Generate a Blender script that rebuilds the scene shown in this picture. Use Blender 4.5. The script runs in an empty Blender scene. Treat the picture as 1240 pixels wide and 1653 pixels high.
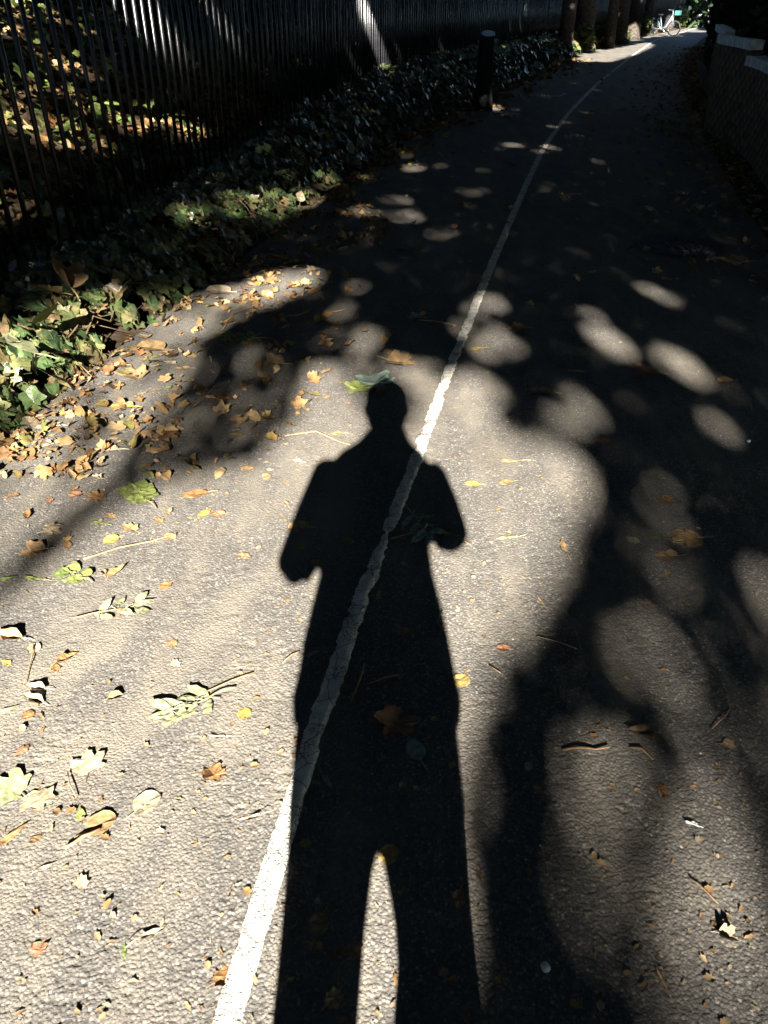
import bpy, bmesh, math, random
import numpy as np
from mathutils import Vector, Matrix, noise

random.seed(7)
rng = np.random.default_rng(11)
scene = bpy.context.scene
COL = scene.collection
R = math.radians

# ------------------------------------------------------------------ camera, sky, sun, exposure
FPX, PW, PH = 1242.0, 1240.0, 1653.0
PITCH, CH = R(33.6), 1.45
cam_d = bpy.data.cameras.new('camera')
cam_d.sensor_fit = 'HORIZONTAL'
cam_d.sensor_width = 36.0
cam_d.lens = 36.0 * FPX / PW
cam_d.clip_start = 0.02
cam_d.clip_end = 600
cam = bpy.data.objects.new('camera', cam_d)
COL.objects.link(cam)
cam.location = (0, 0, CH)
cam.rotation_euler = (R(90) - PITCH, 0, 0)
scene.camera = cam

SUN_E = R(27.0)
SUN_T = math.tan(SUN_E)
world = bpy.data.worlds.new('World')
scene.world = world
world.use_nodes = True
wn = world.node_tree
bgn = wn.nodes['Background']
sky = wn.nodes.new('ShaderNodeTexSky')
sky.sky_type = 'NISHITA'
sky.sun_disc = False
sky.sun_elevation = SUN_E
sky.sun_rotation = R(180)
sky.air_density = 1.0
sky.dust_density = 0.2
sky.ozone_density = 3.5
wn.links.new(sky.outputs[0], bgn.inputs[0])
bgn.inputs[1].default_value = 0.05

sd = bpy.data.lights.new('sun', 'SUN')
sd.energy = 5.0
sd.angle = R(0.53)
sd.color = (1.0, 0.94, 0.84)
sun = bpy.data.objects.new('sun', sd)
COL.objects.link(sun)
sun.rotation_euler = (R(90) - SUN_E, 0, 0)
sun.location = (0, -20, 15)

scene.view_settings.view_transform = 'Standard'
scene.view_settings.look = 'None'
scene.view_settings.gamma = 1.0
scene.view_settings.use_curve_mapping = False
scene.view_settings.exposure = 3.25
scene.cycles.max_bounces = 5
scene.cycles.diffuse_bounces = 3
scene.cycles.glossy_bounces = 2
scene.cycles.use_denoising = True
scene.cycles.caustics_reflective = False
scene.cycles.caustics_refractive = False

# ------------------------------------------------------------------ plan helpers
CP, SP = math.cos(PITCH), math.sin(PITCH)


def gpt(u, v, z=0.0):
    """where the line of sight of a photo point meets the level z"""
    dx = (u - 620) / FPX
    dy = (826.5 - v) / FPX
    d = (dx, CP + dy * SP, -SP + dy * CP)
    t = (z - CH) / d[2]
    return d[0] * t, d[1] * t


def depth(y, z=0.0):
    return y * CP - (z - CH) * SP


def topix(x, y, z=0.0):
    D = y * CP - (z - CH) * SP
    D = np.where(D < 0.05, 0.05, D)
    U = y * SP + (z - CH) * CP
    return 620 + FPX * x / D, 826.5 - FPX * U / D


def curve(pts):
    ys = np.array([p[0] for p in pts])
    xs = np.array([p[1] for p in pts])
    def f(y):
        return np.interp(y, ys, xs)
    # smooth a little
    yy = np.arange(-30, 90, 0.25)
    v = f(yy)
    k = np.array([1, 2, 3, 4, 3, 2, 1], float)
    k /= k.sum()
    vp = np.pad(v, 3, mode='reflect', reflect_type='odd')
    vs = np.convolve(vp, k, mode='valid')
    return lambda y: np.interp(y, yy, vs)


x_left = curve([(-30, -6.5), (0, -2.0), (2.65, -1.5), (3.3, -1.36), (4.24, -1.17), (5.16, -0.95), (6.7, -0.6),
                (8.2, -0.25), (10.4, 0.2), (12.1, 0.72), (13.6, 1.3), (19.2, 3.1), (28.3, 6.1), (43, 12.3), (56, 18.3), (90, 36)])
x_line = curve([(-30, -4.5), (0, -0.36), (0.61, -0.27), (1.02, -0.205), (1.47, -0.125), (1.86, -0.045), (2.13, 0.03), (2.6, 0.14),
                (3.1, 0.235), (3.77, 0.40), (4.95, 0.665), (5.72, 0.85), (7.18, 1.2), (9.91, 1.87), (13.56, 2.92),
                (18.45, 4.48), (29, 8.1), (39.8, 11.95), (56, 19.0), (90, 38)])
x_right = curve([(-30, -2.0), (0, 1.75), (2, 2.05), (6.5, 2.95), (10.9, 4.1), (19.2, 6.45), (28.3, 9.5), (43, 15.2), (56, 21.0), (90, 40)])
x_wall = curve([(-30, -1.2), (0, 2.1), (6.93, 3.35), (9.0, 3.93), (10.0, 4.14), (11.8, 4.34), (12.9, 4.95), (22.9, 8.1), (43, 15.8), (56, 21.8), (90, 41)])
x_fence = curve([(-30, -7.6), (0, -2.55), (2, -2.25), (4, -1.93), (6, -1.72), (8, -1.45), (10, -1.0), (12, -0.55), (14, -0.15),
                 (16, 0.35), (20, 1.75), (28, 4.9), (43, 11.2), (60, 20), (90, 35)])


def vnoise(x, y, s=1.0, seed=0):
    """smooth value noise, numpy, 0..1"""
    x = np.asarray(x, float) / s + seed * 17.31
    y = np.asarray(y, float) / s + seed * 9.77
    xi = np.floor(x).astype(np.int64)
    yi = np.floor(y).astype(np.int64)
    fx = x - xi
    fy = y - yi
    fx = fx * fx * (3 - 2 * fx)
    fy = fy * fy * (3 - 2 * fy)
    def h(a, b):
        n = (a * 374761393 + b * 668265263 + seed * 1442695) & 0x7fffffff
        n = ((n ^ (n >> 13)) * 1274126177) & 0x7fffffff
        n = n ^ (n >> 16)
        return (n & 0xffff) / 65535.0
    return (h(xi, yi) * (1 - fx) + h(xi + 1, yi) * fx) * (1 - fy) + (h(xi, yi + 1) * (1 - fx) + h(xi + 1, yi + 1) * fx) * fy


def ground_z(x, y):
    """level of the soil left of the path: a low bed up to the railing, a bank behind it"""
    x = np.asarray(x, float)
    y = np.asarray(y, float)
    xl = x_left(y)
    xf = x_fence(y)
    a = np.clip((xl - x) / np.maximum(xl - xf, 0.2), 0, 1)
    z = -0.02 + 0.12 * a
    b = np.clip(xf - 0.15 - x, 0, 60)
    bank = np.where(b < 4.2, 0.50 * b, 2.1 + 0.12 * (b - 4.2))
    z = z + bank * 1.0 + np.where(b > 0, 0.16 * (vnoise(x, y, 0.7, 3) - 0.5) * np.clip(b * 2, 0, 1), 0)
    return z


# ------------------------------------------------------------------ scene helpers
def link(o):
    COL.objects.link(o)
    return o


def tag(o, label=None, cat=None, group=None, kind=None):
    if label:
        o['label'] = label
    if cat:
        o['category'] = cat
    if group:
        o['group'] = group
    if kind:
        o['kind'] = kind
    return o


def empty(name, loc=(0, 0, 0), rz=0.0):
    o = bpy.data.objects.new(name, None)
    link(o)
    o.location = loc
    o.rotation_euler = (0, 0, rz)
    o.empty_display_size = 0.1
    return o


def new_obj(name, me, mats, parent=None, smooth=False):
    if not isinstance(mats, (list, tuple)):
        mats = [mats]
    for m in mats:
        if m is not None and m.name not in me.materials:
            me.materials.append(m)
    if smooth:
        me.polygons.foreach_set('use_smooth', np.ones(len(me.polygons), dtype=bool))
    o = bpy.data.objects.new(name, me)
    link(o)
    if parent is not None:
        o.parent = parent
    return o


def mesh_np(name, verts, faces):
    """verts (n,3), faces (m,k) all of the same size"""
    me = bpy.data.meshes.new(name)
    verts = np.asarray(verts, dtype=np.float32)
    faces = np.asarray(faces, dtype=np.int32)
    m, k = faces.shape
    me.vertices.add(len(verts))
    me.vertices.foreach_set('co', verts.ravel())
    me.loops.add(m * k)
    me.loops.foreach_set('vertex_index', faces.ravel())
    me.polygons.add(m)
    me.polygons.foreach_set('loop_start', np.arange(0, m * k, k, dtype=np.int32))
    me.polygons.foreach_set('loop_total', np.full(m, k, dtype=np.int32))
    me.update(calc_edges=True)
    return me


class MB:
    def __init__(self):
        self.v = []
        self.f = []

    def add(self, vs, fs):
        n = len(self.v)
        self.v += [tuple(p) for p in vs]
        self.f += [tuple(i + n for i in q) for q in fs]
        return self

    def box(self, c, s, rz=0.0, rx=0.0):
        M = Matrix.Translation(c) @ Matrix.Rotation(rz, 4, 'Z') @ Matrix.Rotation(rx, 4, 'X')
        vs = [M @ Vector((sx * s[0] / 2, sy * s[1] / 2, sz * s[2] / 2)) for sx in (-1, 1) for sy in (-1, 1) for sz in (-1, 1)]
        return self.add(vs, [(0, 1, 3, 2), (4, 6, 7, 5), (0, 4, 5, 1), (2, 3, 7, 6), (0, 2, 6, 4), (1, 5, 7, 3)])

    def tube(self, pts, rad, n=8, cap=True):
        pts = [Vector(p) for p in pts]
        if not isinstance(rad, (list, tuple)):
            rad = [rad] * len(pts)
        rings = []
        up = None
        for i, p in enumerate(pts):
            t = (pts[min(i + 1, len(pts) - 1)] - pts[max(i - 1, 0)]).normalized()
            if up is None:
                up = Vector((0, 0, 1)) if abs(t.z) < 0.9 else Vector((1, 0, 0))
            a = t.cross(up)
            a.normalize()
            b = a.cross(t).normalized()
            up = b
            rings.append([p + (a * math.cos(2 * math.pi * k / n) + b * math.sin(2 * math.pi * k / n)) * rad[i] for k in range(n)])
        vs = [q for r in rings for q in r]
        fs = []
        for i in range(len(pts) - 1):
            for k in range(n):
                fs.append((i * n + k, i * n + (k + 1) % n, (i + 1) * n + (k + 1) % n, (i + 1) * n + k))
        if cap:
            fs.append(tuple(range(n - 1, -1, -1)))
            m = (len(pts) - 1) * n
            fs.append(tuple(range(m, m + n)))
        return self.add(vs, fs)

    def rings(self, rings, cap=True):
        n = len(rings[0])
        vs = [q for r in rings for q in r]
        fs = []
        for i in range(len(rings) - 1):
            for k in range(n):
                fs.append((i * n + k, i * n + (k + 1) % n, (i + 1) * n + (k + 1) % n, (i + 1) * n + k))
        if cap:
            fs.append(tuple(range(n - 1, -1, -1)))
            m = (len(rings) - 1) * n
            fs.append(tuple(range(m, m + n)))
        return self.add(vs, fs)

    def mesh(self, name):
        me = bpy.data.meshes.new(name)
        me.from_pydata(self.v, [], self.f)
        me.update()
        return me

    def build(self, name, mat, parent=None, smooth=False):
        return new_obj(name, self.mesh(name), mat, parent, smooth)


# ------------------------------------------------------------------ materials
def mat(name, col, rough=0.7, spec=0.3, noise_scale=None, var=0.25, bump=0.0, bump_scale=None, metallic=0.0, col2=None, detail=4):
    m = bpy.data.materials.new(name)
    m.use_nodes = True
    nt = m.node_tree
    b = nt.nodes['Principled BSDF']
    b.inputs['Roughness'].default_value = rough
    b.inputs['Specular IOR Level'].default_value = spec
    b.inputs['Metallic'].default_value = metallic
    b.inputs['Base Color'].default_value = (*col, 1)
    if noise_scale:
        tc = nt.nodes.new('ShaderNodeTexCoord')
        n = nt.nodes.new('ShaderNodeTexNoise')
        n.inputs['Scale'].default_value = noise_scale
        n.inputs['Detail'].default_value = detail
        nt.links.new(tc.outputs['Object'], n.inputs['Vector'])
        r = nt.nodes.new('ShaderNodeValToRGB')
        c2 = col2 if col2 else tuple(min(1, c * (1 + var)) for c in col)
        c1 = tuple(c * (1 - var) for c in col) if not col2 else col
        r.color_ramp.elements[0].position = 0.35
        r.color_ramp.elements[1].position = 0.68
        r.color_ramp.elements[0].color = (*c1, 1)
        r.color_ramp.elements[1].color = (*c2, 1)
        nt.links.new(n.outputs['Fac'], r.inputs['Fac'])
        nt.links.new(r.outputs['Color'], b.inputs['Base Color'])
        if bump:
            n2 = nt.nodes.new('ShaderNodeTexNoise')
            n2.inputs['Scale'].default_value = bump_scale or noise_scale * 4
            n2.inputs['Detail'].default_value = 5
            nt.links.new(tc.outputs['Object'], n2.inputs['Vector'])
            bp = nt.nodes.new('ShaderNodeBump')
            bp.inputs['Strength'].default_value = bump
            bp.inputs['Distance'].default_value = 0.01
            nt.links.new(n2.outputs['Fac'], bp.inputs['Height'])
            nt.links.new(bp.outputs['Normal'], b.inputs['Normal'])
    return m


def leaf_mat(name, cols, island=False, rough=0.65, spec=0.25, mottled=0.5):
    """leaf colours: a ramp picked at random per object or per leaf, mottled by noise"""
    m = bpy.data.materials.new(name)
    m.use_nodes = True
    nt = m.node_tree
    b = nt.nodes['Principled BSDF']
    b.inputs['Roughness'].default_value = rough
    b.inputs['Specular IOR Level'].default_value = spec
    if island:
        g = nt.nodes.new('ShaderNodeNewGeometry')
        fac = g.outputs['Random Per Island']
    else:
        g = nt.nodes.new('ShaderNodeObjectInfo')
        fac = g.outputs['Random']
    r = nt.nodes.new('ShaderNodeValToRGB')
    els = r.color_ramp.elements
    while len(els) < len(cols):
        els.new(0.5)
    for i, c in enumerate(cols):
        els[i].position = i / max(1, len(cols) - 1)
        els[i].color = (*c, 1)
    nt.links.new(fac, r.inputs['Fac'])
    tc = nt.nodes.new('ShaderNodeTexCoord')
    n = nt.nodes.new('ShaderNodeTexNoise')
    n.inputs['Scale'].default_value = 30.0 if island else 5.0
    n.inputs['Detail'].default_value = 4
    nt.links.new(tc.outputs['Object'], n.inputs['Vector'])
    mr = nt.nodes.new('ShaderNodeMapRange')
    mr.inputs['From Min'].default_value = 0.3
    mr.inputs['From Max'].default_value = 0.7
    mr.inputs['To Min'].default_value = 1 - mottled
    mr.inputs['To Max'].default_value = 1 + mottled * 0.6
    nt.links.new(n.outputs['Fac'], mr.inputs['Value'])
    mx = nt.nodes.new('ShaderNodeMix')
    mx.data_type = 'RGBA'
    mx.blend_type = 'MULTIPLY'
    mx.inputs[0].default_value = 1.0
    nt.links.new(r.outputs['Color'], mx.inputs[6])
    nt.links.new(mr.outputs['Result'], mx.inputs[7])
    nt.links.new(mx.outputs[2], b.inputs['Base Color'])
    bp = nt.nodes.new('ShaderNodeBump')
    bp.inputs['Strength'].default_value = 0.35
    bp.inputs['Distance'].default_value = 0.01
    nt.links.new(n.outputs['Fac'], bp.inputs['Height'])
    nt.links.new(bp.outputs['Normal'], b.inputs['Normal'])
    return m


def asphalt_mat():
    m = bpy.data.materials.new('worn_asphalt')
    m.use_nodes = True
    nt = m.node_tree
    N, L = nt.nodes, nt.links
    b = N['Principled BSDF']
    b.inputs['Specular IOR Level'].default_value = 0.25
    tc = N.new('ShaderNodeTexCoord')
    co = tc.outputs['Object']

    def tex(kind, scale, **kw):
        t = N.new('ShaderNodeTex' + kind)
        t.inputs['Scale'].default_value = scale
        for k, v in kw.items():
            t.inputs[k].default_value = v
        L.new(co, t.inputs['Vector'])
        return t

    def ramp(src, stops):
        r = N.new('ShaderNodeValToRGB')
        els = r.color_ramp.elements
        while len(els) < len(stops):
            els.new(0.5)
        for i, (p, c) in enumerate(stops):
            els[i].position = p
            els[i].color = (*c, 1) if len(c) == 3 else c
        L.new(src, r.inputs['Fac'])
        return r.outputs['Color']

    def mix(fac, a, c, blend='MIX'):
        x = N.new('ShaderNodeMix')
        x.data_type = 'RGBA'
        x.blend_type = blend
        if isinstance(fac, float):
            x.inputs[0].default_value = fac
        else:
            L.new(fac, x.inputs[0])
        for s, q in ((6, a), (7, c)):
            if isinstance(q, tuple):
                x.inputs[s].default_value = (*q, 1)
            else:
                L.new(q, x.inputs[s])
        return x.outputs[2]

    # single stones of the wearing course
    vo = tex('Voronoi', 150.0)
    sep = N.new('ShaderNodeSeparateColor')
    L.new(vo.outputs['Color'], sep.inputs[0])
    stone = ramp(sep.outputs[0], [(0.0, (0.068, 0.065, 0.061)), (0.5, (0.104, 0.098, 0.089)), (0.88, (0.140, 0.128, 0.113)), (0.97, (0.23, 0.21, 0.18))])
    # bitumen between the stones
    gap = ramp(vo.outputs['Distance'], [(0.30, (0, 0, 0)), (0.75, (1, 1, 1))])
    c = mix(gap, stone, (0.066, 0.062, 0.058))
    # fine grit
    gr = tex('Noise', 420.0, Detail=3.0)
    c = mix(0.42, c, ramp(gr.outputs['Fac'], [(0.3, (0.50, 0.50, 0.50)), (0.7, (1.45, 1.42, 1.38))]), 'MULTIPLY')
    # pale and brown specks (grit, crushed seed)
    sp = tex('Voronoi', 34.0)
    ss = N.new('ShaderNodeSeparateColor')
    L.new(sp.outputs['Color'], ss.inputs[0])
    near = ramp(sp.outputs['Distance'], [(0.07, (1, 1, 1)), (0.12, (0, 0, 0))])
    pick = ramp(ss.outputs[1], [(0.74, (0, 0, 0)), (0.76, (1, 1, 1))])
    pm = mix(1.0, near, pick, 'MULTIPLY')
    c = mix(pm, c, ramp(ss.outputs[0], [(0.2, (0.30, 0.27, 0.22)), (0.6, (0.30, 0.19, 0.09)), (0.95, (0.5, 0.47, 0.42))]))
    # dust swept along the path in streaks, and blotches of wear
    mp = N.new('ShaderNodeMapping')
    mp.inputs['Rotation'].default_value = (0, 0, R(36))
    mp.inputs['Scale'].default_value = (3.2, 0.75, 1)
    L.new(co, mp.inputs['Vector'])
    du = N.new('ShaderNodeTexNoise')
    du.inputs['Scale'].default_value = 1.6
    du.inputs['Detail'].default_value = 7
    du.inputs['Roughness'].default_value = 0.62
    L.new(mp.outputs[0], du.inputs['Vector'])
    dust = ramp(du.outputs['Fac'], [(0.46, (0, 0, 0)), (0.64, (0.75, 0.75, 0.75))])
    c = mix(dust, c, (0.138, 0.123, 0.101))
    da = N.new('ShaderNodeAttribute')
    da.attribute_name = 'dust'
    dm = N.new('ShaderNodeMath')
    dm.operation = 'MULTIPLY'
    L.new(da.outputs['Fac'], dm.inputs[0])
    dm.inputs[1].default_value = 0.65
    c = mix(dm.outputs[0], c, (0.140, 0.126, 0.104))
    bl = tex('Noise', 0.9, Detail=5.0)
    c = mix(1.0, c, ramp(bl.outputs['Fac'], [(0.3, (0.92, 0.92, 0.93)), (0.7, (1.14, 1.12, 1.08))]), 'MULTIPLY')
    st = tex('Noise', 5.5, Detail=6.0)
    c = mix(1.0, c, ramp(st.outputs['Fac'], [(0.34, (0.90, 0.90, 0.90)), (0.50, (1.0, 1.0, 1.0)), (0.72, (1.10, 1.08, 1.04))]), 'MULTIPLY')
    L.new(c, b.inputs['Base Color'])
    b.inputs['Roughness'].default_value = 0.85
    bp = N.new('ShaderNodeBump')
    bp.inputs['Strength'].default_value = 0.4
    bp.inputs['Distance'].default_value = 0.004
    hs = mix(0.5, gr.outputs['Fac'], gap)
    inv = N.new('ShaderNodeMath')
    inv.operation = 'SUBTRACT'
    L.new(gr.outputs['Fac'], inv.inputs[0])
    L.new(gap, inv.inputs[1])
    L.new(inv.outputs[0], bp.inputs['Height'])
    L.new(bp.outputs['Normal'], b.inputs['Normal'])
    return m


M = {}
M['asphalt'] = asphalt_mat()
M['paint'] = mat('worn_white_paint', (0.50, 0.48, 0.43), 0.75, 0.25, 38, 0.2, 0.7, 150, col2=(0.74, 0.72, 0.66))
def paint_mat():
    m = mat('worn_white_paint', (0.44, 0.415, 0.355), 0.8, 0.2, 30, 0.2, 0.9, 170, col2=(0.66, 0.63, 0.56))
    nt = m.node_tree
    N, L = nt.nodes, nt.links
    b = N['Principled BSDF']
    base = b.inputs['Base Color'].links[0].from_socket
    tc = N.new('ShaderNodeTexCoord')
    # grain of the asphalt worn through, and hairline cracks
    g = N.new('ShaderNodeTexNoise')
    g.inputs['Scale'].default_value = 210
    g.inputs['Detail'].default_value = 3
    w = N.new('ShaderNodeTexNoise')
    w.inputs['Scale'].default_value = 9
    w.inputs['Detail'].default_value = 5
    cr = N.new('ShaderNodeTexVoronoi')
    cr.feature = 'DISTANCE_TO_EDGE'
    cr.inputs['Scale'].default_value = 17
    wob = N.new('ShaderNodeMix')
    wob.data_type = 'RGBA'
    wob.inputs[0].default_value = 0.045
    L.new(tc.outputs['Object'], wob.inputs[6])
    L.new(w.outputs['Color'], wob.inputs[7])
    for n_ in (g, w):
        L.new(tc.outputs['Object'], n_.inputs['Vector'])
    L.new(wob.outputs[2], cr.inputs['Vector'])
    sm = N.new('ShaderNodeMath')
    sm.operation = 'MULTIPLY_ADD'
    L.new(w.outputs['Fac'], sm.inputs[0])
    sm.inputs[1].default_value = 0.8
    L.new(g.outputs['Fac'], sm.inputs[2])
    r = N.new('ShaderNodeValToRGB')
    r.color_ramp.elements[0].position = 0.74
    r.color_ramp.elements[0].color = (1, 1, 1, 1)
    r.color_ramp.elements[1].position = 0.83
    r.color_ramp.elements[1].color = (0, 0, 0, 1)
    L.new(sm.outputs[0], r.inputs['Fac'])
    rc = N.new('ShaderNodeValToRGB')
    rc.color_ramp.elements[0].position = 0.012
    rc.color_ramp.elements[0].color = (0.75, 0.75, 0.75, 1)
    rc.color_ramp.elements[1].position = 0.03
    rc.color_ramp.elements[1].color = (0, 0, 0, 1)
    L.new(cr.outputs['Distance'], rc.inputs['Fac'])
    mxm = N.new('ShaderNodeMix')
    mxm.data_type = 'RGBA'
    mxm.blend_type = 'LIGHTEN'
    mxm.inputs[0].default_value = 1
    L.new(r.outputs['Color'], mxm.inputs[6])
    L.new(rc.outputs['Color'], mxm.inputs[7])
    fin = N.new('ShaderNodeMix')
    fin.data_type = 'RGBA'
    L.new(mxm.outputs[2], fin.inputs[0])
    L.new(base, fin.inputs[6])
    fin.inputs[7].default_value = (0.11, 0.10, 0.09, 1)
    L.new(fin.outputs[2], b.inputs['Base Color'])
    return m


M['paint'] = paint_mat()
M['chalk'] = mat('faded_paint_mark', (0.3, 0.3, 0.32), 0.8, 0.2, 30, 0.4)
M['soil'] = mat('dark_soil', (0.035, 0.026, 0.018), 0.95, 0.1, 6, 0.5, 0.8, 25)
M['bank'] = mat('bank_soil', (0.045, 0.032, 0.02), 0.95, 0.1, 5, 0.5, 0.9, 30)
M['iron'] = mat('black_painted_iron', (0.012, 0.012, 0.014), 0.32, 0.6, 60, 0.4, 0.15, 200)
M['bark'] = mat('grey_brown_bark', (0.045, 0.037, 0.03), 0.9, 0.15, 12, 0.5, 1.0, 30)
M['twig'] = mat('dry_twig', (0.22, 0.14, 0.075), 0.8, 0.2, 60, 0.35)
M['stem'] = mat('ivy_stem', (0.10, 0.07, 0.04), 0.8, 0.2, 40, 0.35)
M['crown'] = leaf_mat('tree_leaf', [(0.035, 0.06, 0.015), (0.05, 0.085, 0.02), (0.08, 0.085, 0.02)], True, 0.55, 0.3)
M['ivy'] = leaf_mat('ivy_leaf', [(0.028, 0.048, 0.022), (0.045, 0.075, 0.028), (0.07, 0.10, 0.035), (0.12, 0.13, 0.05), (0.15, 0.10, 0.05), (0.035, 0.055, 0.025)], False, 0.36, 0.5)
M['ivys'] = leaf_mat('ivy_leaf_mass', [(0.028, 0.048, 0.022), (0.045, 0.075, 0.028), (0.07, 0.10, 0.035), (0.11, 0.125, 0.05), (0.13, 0.085, 0.04), (0.035, 0.055, 0.025)], True, 0.33, 0.5)
M['litter'] = leaf_mat('dry_leaf_litter', [(0.07, 0.038, 0.017), (0.15, 0.085, 0.035), (0.24, 0.15, 0.065), (0.30, 0.21, 0.11), (0.17, 0.075, 0.028), (0.12, 0.13, 0.04)], True, 0.7, 0.2)
M['crumb'] = leaf_mat('leaf_crumbs', [(0.20, 0.14, 0.07), (0.26, 0.19, 0.11), (0.22, 0.12, 0.045), (0.16, 0.10, 0.05), (0.30, 0.25, 0.17)], True, 0.8, 0.15)
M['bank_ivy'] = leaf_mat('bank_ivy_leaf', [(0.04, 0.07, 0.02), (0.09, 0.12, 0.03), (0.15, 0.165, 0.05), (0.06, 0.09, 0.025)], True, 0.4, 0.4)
M['shrub'] = leaf_mat('shrub_leaf', [(0.03, 0.055, 0.015), (0.08, 0.11, 0.025), (0.16, 0.17, 0.05)], True, 0.5, 0.3)
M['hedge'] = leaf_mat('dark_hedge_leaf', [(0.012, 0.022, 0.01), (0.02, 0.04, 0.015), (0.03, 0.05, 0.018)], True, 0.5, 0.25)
M['tan'] = leaf_mat('dry_tan_leaf', [(0.17, 0.11, 0.052), (0.23, 0.155, 0.08), (0.20, 0.125, 0.06)])
M['cream'] = leaf_mat('bleached_leaf', [(0.25, 0.20, 0.13), (0.29, 0.235, 0.16), (0.23, 0.18, 0.115)])
M['orange'] = leaf_mat('orange_brown_leaf', [(0.21, 0.12, 0.048), (0.165, 0.085, 0.034), (0.25, 0.15, 0.062)])
M['brown'] = leaf_mat('red_brown_leaf', [(0.20, 0.095, 0.055), (0.24, 0.12, 0.065), (0.17, 0.08, 0.045)])
M['yellow'] = leaf_mat('yellow_leaf', [(0.27, 0.20, 0.055), (0.23, 0.17, 0.045), (0.26, 0.18, 0.07)])
M['green'] = leaf_mat('fallen_green_leaf', [(0.11, 0.135, 0.035), (0.15, 0.17, 0.05), (0.09, 0.12, 0.035)])
M['pale_green'] = leaf_mat('pale_green_leaf', [(0.18, 0.19, 0.10), (0.21, 0.21, 0.12), (0.17, 0.185, 0.09)])
M['teal'] = leaf_mat('dull_green_leaf', [(0.14, 0.20, 0.16), (0.18, 0.23, 0.19), (0.13, 0.18, 0.14)])
BR = [(0.10, 0.068, 0.036), (0.16, 0.105, 0.05), (0.13, 0.10, 0.06), (0.07, 0.055, 0.038), (0.18, 0.10, 0.055)]
M['brick'] = leaf_mat('old_stock_brick', BR, False, 0.92, 0.1, 0.6)
M['bricks'] = leaf_mat('old_stock_brickwork', BR, True, 0.92, 0.1, 0.6)
M['mortar'] = mat('lime_mortar', (0.09, 0.085, 0.07), 0.95, 0.1, 30, 0.3)
M['coping'] = mat('pale_stone_coping', (0.5, 0.49, 0.46), 0.85, 0.2, 14, 0.3, 0.5, 60)
M['gap_shade'] = mat('black_recess_shade', (0.01, 0.01, 0.01), 0.95, 0.05)  # near-black colour stands in for the shade inside the wall opening
M['post'] = mat('black_post_paint', (0.006, 0.006, 0.007), 0.65, 0.2, 20, 0.4)
M['cap'] = mat('cap_sky_sheen', (0.55, 0.64, 0.75), 0.35, 0.5, 20, 0.1)  # pale blue is the sky's reflection put into the colour
M['cast'] = mat('cast_iron', (0.05, 0.055, 0.065), 0.75, 0.2, 40, 0.4, 0.4, 120)
M['feather'] = mat('white_feather', (0.55, 0.55, 0.54), 0.8, 0.2, 40, 0.15)
M['pebble'] = mat('pale_pebble', (0.42, 0.47, 0.52), 0.7, 0.3, 50, 0.3)

# ------------------------------------------------------------------ the light that gets through the crowns
# T = share of the sun that the gaps between the leaves let through, by place on the ground
GW, GH, GS = 760, 900, 2
U0, V0 = -140, -40
uu, vv = np.meshgrid(U0 + GS * np.arange(GW), V0 + GS * np.arange(GH))
LIT = np.zeros((GH, GW))


def poly_mask(pts):
    inside = np.zeros(uu.shape, bool)
    n = len(pts)
    j = n - 1
    for i in range(n):
        xi, yi = pts[i]
        xj, yj = pts[j]
        if yi != yj:
            cond = ((yi > vv) != (yj > vv)) & (uu < (xj - xi) * (vv - yi) / (yj - yi) + xi)
            inside ^= cond
        j = i
    return inside


def lit_poly(t, pts):
    k = poly_mask(pts)
    LIT[k] = np.maximum(LIT[k], t)


def ell(cx, cy, rx, ry, deg=0):
    a = R(deg)
    dx, dy = uu - cx, vv - cy
    p = dx * math.cos(a) + dy * math.sin(a)
    q = -dx * math.sin(a) + dy * math.cos(a)
    return (p / rx) ** 2 + (q / ry) ** 2 < 1


def lit_ell(t, *a):
    k = ell(*a)
    LIT[k] = np.maximum(LIT[k], t)


def dark_ell(t, *a):
    k = ell(*a)
    LIT[k] = np.minimum(LIT[k], t)


def dark_line(t, w, pts):
    for (x0, y0), (x1, y1) in zip(pts[:-1], pts[1:]):
        dx, dy = x1 - x0, y1 - y0
        s = np.clip(((uu - x0) * dx + (vv - y0) * dy) / (dx * dx + dy * dy), 0, 1)
        d = np.hypot(uu - x0 - s * dx, vv - y0 - s * dy)
        k = d < w
        LIT[k] = np.minimum(LIT[k], t)


# broad clearing: left foreground and round the standing figure
lit_poly(1.0, [(-140, 1760), (-140, 1050), (0, 1000), (70, 935), (150, 865), (230, 805), (320, 785), (400, 758), (470, 735), (560, 715), (640, 700), (690, 715), (760, 740),
               (800, 750), (840, 728), (900, 715), (940, 748), (946, 785), (918, 840), (893, 900), (843, 985), (796, 1035), (770, 1090), (748, 1150), (726, 1220), (705, 1290), (690, 1760)])
lit_poly(0.65, [(652, 598), (702, 602), (702, 690), (665, 702)])
lit_poly(0.97, [(478, 745), (485, 680), (492, 625), (520, 600), (552, 602), (568, 640), (590, 700), (600, 745)])
lit_poly(0.5, [(420, 750), (432, 705), (485, 665), (485, 745)])
lit_poly(0.97, [(668, 740), (690, 685), (715, 625), (745, 604), (782, 610), (792, 650), (778, 700), (772, 750)])
lit_poly(0.6, [(570, 620), (600, 640), (610, 720), (580, 720)])
lit_poly(0.5, [(790, 690), (830, 690), (835, 740), (795, 750)])
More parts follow.
